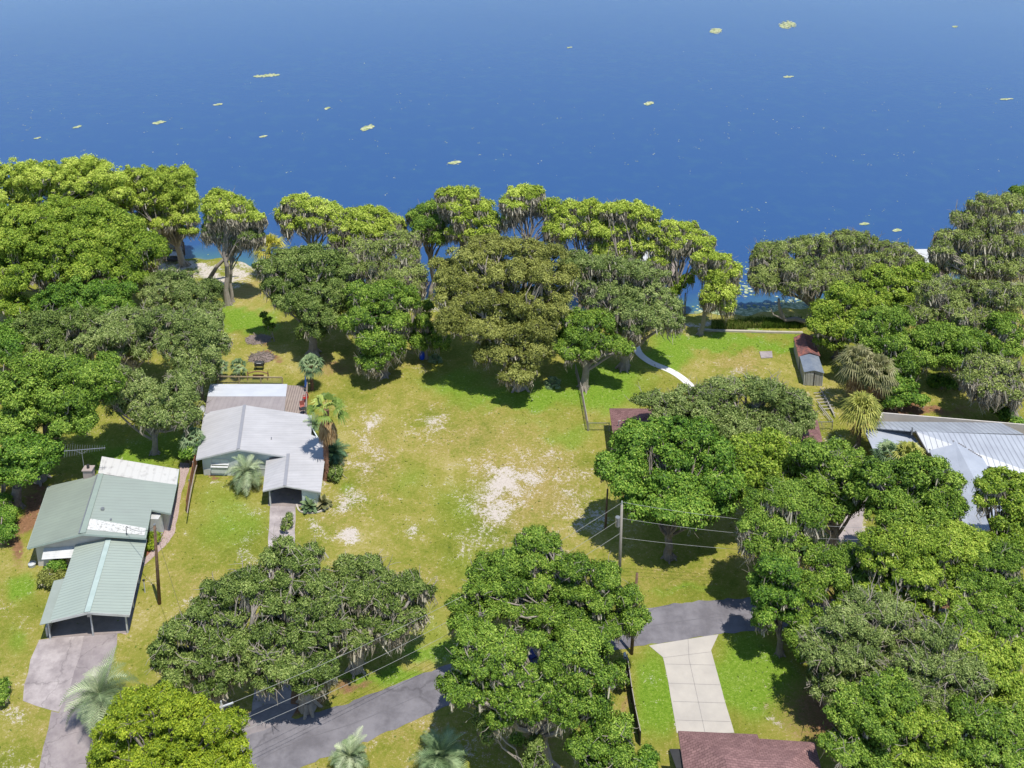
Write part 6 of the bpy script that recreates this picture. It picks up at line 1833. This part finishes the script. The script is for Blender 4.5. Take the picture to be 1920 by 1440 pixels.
T('live_oak', 'yoak', 'light green oak between the two lower woodland oaks', 'oak', [(1710, 1350, 40, 26), (1760, 1365, 40, 26), (1695, 1395, 44, 28), (1750, 1410, 46, 28), (1710, 1440, 44, 24), (1775, 1440, 36, 22)], zc=5.5, tr=.36, moss=.1, base=(1730, 1510), k=.6)
# --- roadside oaks bottom left/centre
T('live_oak', 'darkoak', 'low spreading dark oak behind the lime green tree', 'oak', [(470, 1085, 34, 20), (425, 1105, 34, 22), (500, 1110, 36, 22), (385, 1140, 34, 22), (435, 1150, 40, 24), (345, 1175, 34, 20), (305, 1210, 24, 20), (390, 1190, 36, 22), (440, 1200, 36, 22), (345, 1235, 30, 20), (300, 1240, 18, 14), (385, 1240, 34, 22), (440, 1255, 34, 24), (330, 1270, 30, 16), (400, 1285, 34, 20)], zc=5.5, tr=.45, moss=.7, base=(415, 1330), k=.4)
T('live_oak', 'darkoak', 'roadside live oak with pale twisted limbs above a thick bent trunk', 'oak', [(535, 1020, 26, 16), (510, 1045, 28, 18), (560, 1045, 30, 18), (545, 1080, 36, 22), (590, 1090, 32, 20), (520, 1130, 34, 22), (575, 1135, 38, 24), (620, 1120, 30, 20), (500, 1180, 36, 24), (560, 1190, 40, 26), (615, 1180, 34, 24), (490, 1235, 34, 24), (540, 1245, 40, 26), (600, 1235, 36, 24), (570, 1275, 30, 18), (505, 1275, 30, 18)], zc=6, tr=.5, moss=.9, base=(577, 1326), k=.45, twig=1.6)
T('live_oak', 'darkoak', 'far reaching mossy bough oak nearest the vacant lawn', 'oak', [(655, 1055, 26, 16), (690, 1060, 28, 16), (640, 1080, 34, 20), (715, 1085, 34, 20), (765, 1095, 30, 20), (795, 1110, 22, 20), (670, 1110, 36, 22), (730, 1125, 34, 20), (640, 1150, 34, 24), (690, 1155, 36, 22), (760, 1150, 26, 14), (660, 1195, 32, 20), (735, 1175, 26, 14)], zc=5.5, tr=.42, moss=1.4, base=(668, 1255), k=.45)
T('live_oak', 'midoak', 'huge roadside oak crown with a dark leafed top in front of the lawn', 'oak', [(1000, 1005, 30, 16), (1025, 1020, 22, 12), (975, 1025, 20, 12), (925, 1065, 36, 22), (980, 1050, 40, 22), (1035, 1050, 38, 22), (1085, 1060, 36, 22), (1135, 1075, 34, 22), (905, 1100, 34, 22), (960, 1095, 42, 24), (1020, 1095, 42, 24), (1080, 1105, 40, 24), (1135, 1115, 36, 24), (1175, 1120, 26, 22), (1195, 1155, 28, 22), (870, 1130, 34, 18), (865, 1165, 26, 22), (930, 1140, 40, 22), (995, 1145, 42, 22), (960, 1208, 26, 16), (1035, 1200, 30, 18), (1055, 1150, 40, 24), (1110, 1160, 36, 22), (1160, 1170, 30, 18), (1075, 1185, 30, 16)], zc=8, tr=.5, moss=.5, base=(1122, 1232), k=.45)
T('live_oak', 'midoak', 'tallest near oak spreading its boughs across the lane', 'oak', [(895, 1185, 34, 22), (930, 1205, 38, 24), (870, 1225, 28, 20), (905, 1245, 40, 24), (860, 1285, 40, 20), (905, 1290, 36, 22), (955, 1262, 34, 22), (962, 1225, 24, 18), (1040, 1232, 26, 22), (1008, 1268, 32, 16), (1000, 1198, 26, 14), (1085, 1215, 36, 26), (1120, 1210, 26, 22), (1060, 1255, 36, 26), (1115, 1260, 36, 28), (960, 1310, 40, 26), (1015, 1290, 36, 26), (1065, 1305, 38, 28), (1120, 1315, 32, 30), (940, 1345, 30, 20), (1000, 1335, 30, 20), (1060, 1345, 28, 16)], zc=7.5, tr=.55, moss=.5, base=(1020, 1440), k=.5)
T('live_oak', 'midoak', 'leafy near oak beside the lower end of the black mesh fence', 'oak', [(1120, 1355, 34, 22), (1160, 1365, 30, 24), (1110, 1395, 40, 24), (1155, 1405, 36, 26), (1120, 1430, 40, 22), (1170, 1435, 28, 20)], zc=5, tr=.32, moss=.1, base=(1120, 1480), k=.6)
T('live_oak', 'darkoak', 'dark narrow tree below the near oak by brown leaf litter', 'oak', [(1000, 1395, 22, 18), (1005, 1430, 24, 20), (905, 1345, 16, 22), (915, 1375, 10, 14)], zc=3.5, tr=.2, moss=.6, base=(1000, 1470), k=.8)
T('lime_green_tree', 'lime', 'dense lime green tree filling the drive corner', 'tree', [(255, 1315, 38, 22), (310, 1310, 40, 22), (230, 1345, 40, 26), (285, 1345, 44, 26), (345, 1340, 44, 26), (395, 1360, 38, 24), (215, 1385, 38, 28), (270, 1390, 44, 30), (330, 1385, 46, 30), (390, 1400, 42, 28), (435, 1395, 34, 26), (220, 1425, 38, 24), (290, 1430, 46, 24), (360, 1435, 46, 22), (430, 1430, 40, 22), (440, 1350, 24, 20)], zc=5.5, tr=.35, base=(320, 1530), k=.9)
T('shrub', 'midoak', 'dark shrub at the head of the black mesh fence', 'shrub', [(1160, 1250, 14, 14), (1166, 1275, 12, 14)], zc=1.2, tr=.06, twig=.5, k=.3)
T('shrub', 'laurel', 'round dark bush at the foot of the black mesh fence', 'shrub', [(1218, 1415, 18, 15), (1212, 1432, 20, 14)], zc=1.2, tr=.06, twig=0, k=.3)
T('shrub', 'darkoak', 'loose dark bush growing in the silver house drive', 'shrub', [(540, 978, 7, 6), (534, 990, 8, 6), (543, 968, 6, 5)], zc=.7, tr=.05, twig=1, k=.3, dens=.5)
T('shrub', 'darkoak', 'twiggy grey bush under the tall skirted palm', 'shrub', [(625, 895, 12, 9), (632, 880, 10, 8)], zc=.5, tr=.04, twig=2, k=.3, dens=.6)
T('shrub', 'midoak', 'poinciana like bush with reddish tips by the near oak', 'shrub', [(968, 1385, 9, 8)], zc=.6, tr=.04, twig=.3, k=.3)
T('shrub', 'olive', 'straggly shrub at the side of the silver house back corner', 'shrub', [(372, 800, 10, 14), (366, 780, 12, 12), (375, 762, 10, 10)], zc=1.5, tr=.05, twig=.6, k=.8)

# fallen leaning limb and leaning shore trunk
t = empty('leaning_trunk', G(392, 528, 0), 'pale dead leaning trunk reaching past the lone cypress', 'dead tree')
p = t.location
pts = [p + Vector((-.3, 0, -.2)), p + Vector((1.2, .2, 2.2)), p + Vector((2.6, .3, 3.6)), p + Vector((3.6, .3, 4.0)), p + Vector((4.3, .3, 5.2)), p + Vector((4.9, .2, 5.5))]
MB().tube(pts, [.34, .28, .22, .17, .13, .07], 8).build('trunk', MT['palebark'], t, True)
MB().tube([pts[2], pts[2] + Vector((.2, -.2, 1.0)), pts[2] + Vector((-.2, -.2, 1.8))], [.12, .09, .04], 6).build('branch', MT['palebark'], t)
t = empty('leaning_trunk', G(1531, 612, 0), 'thick crooked trunk lying out over the lily pads', 'dead tree')
p = t.location
q = [G(1534, 604, .6), G(1510, 603, .8), G(1490, 598, 1.0), G(1472, 600, .9), G(1466, 590, 1.6), G(1461, 575, 2.8), G(1460, 560, 4.0)]
MB().tube([p] + q, [.4, .38, .33, .3, .28, .24, .2, .15], 8).build('trunk', MT['palebark'], t, True)
MB().tube([q[3], G(1450, 590, 1.8), G(1445, 578, 2.6)], [.15, .1, .05], 6).build('branch', MT['palebark'], t)

# ================================================================== reeds, pads, floating plants
n = 9000
rx_ = rng.uniform(1335, 1505, n); ry_ = 603 + 15 * rng.random(n) + (rx_ < 1400) * 3
pp = np.array([tuple(G(a, b__, -.15)) for a, b__ in zip(rx_, ry_)])
hgt = .35 + .6 * rng.random(n)
tip = pp + np.stack([rng.normal(size=n) * .12, rng.normal(size=n) * .12, hgt], 1)
a_ = rng.random(n) * 6.28; sd = np.stack([np.cos(a_), np.sin(a_), np.zeros(n)], 1) * .06
rd_ = quads_mesh('reeds', np.stack([pp - sd, pp + sd, tip + sd * .2, tip - sd * .2], 1), M_leaf('reed_blade', (.05, .11, .01), (.14, .20, .03), (.36, .34, .10), .2), None, rng.random(n) * np.where(rx_ < 1430, 1, .45))
tag(rd_, 'band of green and straw coloured reeds between seawall and water', 'reeds', kind='stuff')


def discs(cent, rad, nseg=7):
    out = []
    for c, r in zip(cent, rad):
        ph = random.random() * 6.28
        out.append([(c[0] + r * math.cos(ph + k_ * 2 * math.pi / nseg) * random.uniform(.8, 1.1), c[1] + r * math.sin(ph + k_ * 2 * math.pi / nseg) * random.uniform(.7, 1.0), c[2]) for k_ in range(nseg)])
    return np.array(out)


cs2 = []; rs2 = []
for (x, y, rx, ry, m_) in ((1350, 592, 40, 10, 420), (1400, 588, 60, 12, 800), (1460, 588, 40, 12, 650), (1500, 575, 40, 14, 350), (1340, 575, 30, 10, 120), (1405, 505, 22, 18, 24), (1395, 540, 30, 18, 60), (540, 470, 40, 10, 30)):
    for i in range(m_):
        p = G(x + random.gauss(0, .5) * rx, y + random.gauss(0, .5) * ry, WATER_Z + .015 + .01 * random.random())
        if p.y > shore_y(p.x) + .6:
            cs2.append(tuple(p)); rs2.append(random.uniform(.12, .34))
D = discs(cs2, rs2)
lp = quads_mesh('lily_pads', D, MT['pads'], None, rng.random(len(D)), nv=7)
tag(lp, 'scattered pale green lily pads along the shore shallows', 'lily pads', kind='stuff')


def floating(px, py, w, h, label):
    t_ = []
    c = G(px, py, WATER_Z)
    s = scale(c)
    n_ = max(8, int(w * h * 1.1))
    dpt = h / s / max(.15, (py + 400) * cs / F)
    cc = []; rr = []
    for i in range(n_):
        u = random.uniform(-1, 1); v = random.gauss(0, .4) * math.sqrt(max(0, 1 - u * u))
        cc.append((c.x + u * w / s / 2, c.y + v * dpt / 2 + u * .25 * dpt, WATER_Z + .03 + .03 * random.random())); rr.append(random.uniform(.14, .38))
    o = quads_mesh('floating_plants', discs(cc, rr), MT['floaters'], None, rng.random(n_), nv=7)
    # origin at the raft
    me = o.data
    me.transform(Matrix.Translation(-c)); o.location = c
    return tag(o, label, 'water plants', 'plant rafts drifting on the lake')


for (x, y, w, h, l) in ((1477, 47, 34, 14, 'widest pale raft of water plants far out on the lake'), (1342, 58, 24, 10, 'wedge shaped plant raft next to the widest raft'), (500, 142, 44, 6, 'long thin streak of floating plants on the open lake'), (689, 240, 20, 10, 'compact yellowish plant raft in the midst of the lake'),
                        (298, 230, 20, 6, 'small split plant raft beyond the pointed cypress'), (852, 305, 20, 6, 'low plant raft right behind the domed cypress'), (1217, 194, 16, 7, 'tiny tilted plant raft above the wide cypress crown'), (1478, 144, 18, 3, 'thin whitish plant strip nearer than the widest raft'),
                        (409, 196, 12, 4, 'dash of floating leaves beyond the lone cypress'), (145, 238, 8, 5, 'leaf scrap floating close to the pointed cypress top'), (494, 256, 9, 4, 'lone leaf clump floating beyond the golden palm'), (614, 203, 7, 4, 'round leaf speck on the lake above the palm group'),
                        (1682, 432, 12, 4, 'white curved leaf scrap near the far boathouse roof'), (1621, 420, 14, 3, 'flat pale leaf streak close above the mossiest oak'), (1888, 186, 24, 3, 'slanting thin streak of debris by the picture edge'), (70, 259, 7, 3, 'faint leaf flake off the corner cypresses'),
                        (1068, 89, 7, 3, 'leaf flake on the rippled upper lake'), (1791, 50, 10, 3, 'small pale flake on rippled water near the top corner')):
    floating(x, y, w, h, l)
cc = []; rr = []
for i in range(330):
    x = random.uniform(-60, 1980); y = random.choice([random.uniform(60, 480), random.uniform(170, 330), random.gauss(230, 60)])
    if random.random() < .08: x = random.uniform(1380, 1700); y = random.uniform(380, 470)
    p = G(x, y, WATER_Z + .02)
    if y < 40 or p.y < shore_y(p.x) + 3: continue
    for k_ in range(random.choice([1, 1, 1, 2, 3])):
        cc.append((p.x + random.gauss(0, .35), p.y + random.gauss(0, .5), p.z)); rr.append(random.uniform(.05, .15))
o = quads_mesh('floating_leaves', discs(cc, rr), MT['floaters'], None, rng.random(len(cc)), nv=7)
tag(o, 'tiny drifting leaves and specks sprinkled over the lake', 'floating leaves', kind='stuff')
# fallen leaf litter and weeds on lawns
n = 7000
X = rng.uniform(-60, 62, n); Y = rng.uniform(56, 122, n)
ok = Y < shore_y(X) - 2
X, Y = X[ok], Y[ok]; n = len(X)
c = np.stack([X, Y, .05 + .08 * rng.random(n)], 1)
nn = unit(n) * .8 + np.array([0, 0, 1.0]); nn /= np.linalg.norm(nn, axis=1)[:, None]
zc_ = Y * cs + H * sn; PXa = PX0 + F * X / zc_; PYa = PY0 - F * (Y * sn - H * cs) / zc_
cov = cover(X, Y)
rdtop = np.interp(PXa, [p[0] for p in top], [p[1] for p in top]); rdbot = np.interp(PXa, [p[0] for p in bot], [p[1] for p in bot])
ok = ~((PYa > rdtop - 6) & (PYa < rdbot + 6)) & ~((PXa > 1215) & (PXa < 1380) & (PYa > 1185)) & ~((PXa > 1255) & (PYa > 1365)) & ~((PXa < 240) & (PXa > 40) & (PYa > 1180)) & ~((PXa > 498) & (PXa < 560) & (PYa > 940) & (PYa < 1350)) & (cov[:, 0] < .6)
Q = leaf_quads(c[ok] - np.array([0, 0, .04]), nn[ok], .24, .12)
o = quads_mesh('grass_tufts', Q, M_leaf('grass_blade', (.08, .13, .015), (.20, .24, .03), (.42, .38, .12), .1), None, np.clip(rng.random(ok.sum()) * .9 - cov[ok][:, 1] * .4, 0, 1))
tag(o, 'coarse weed tufts sprinkled over the lawns', 'grass tufts', kind='stuff')
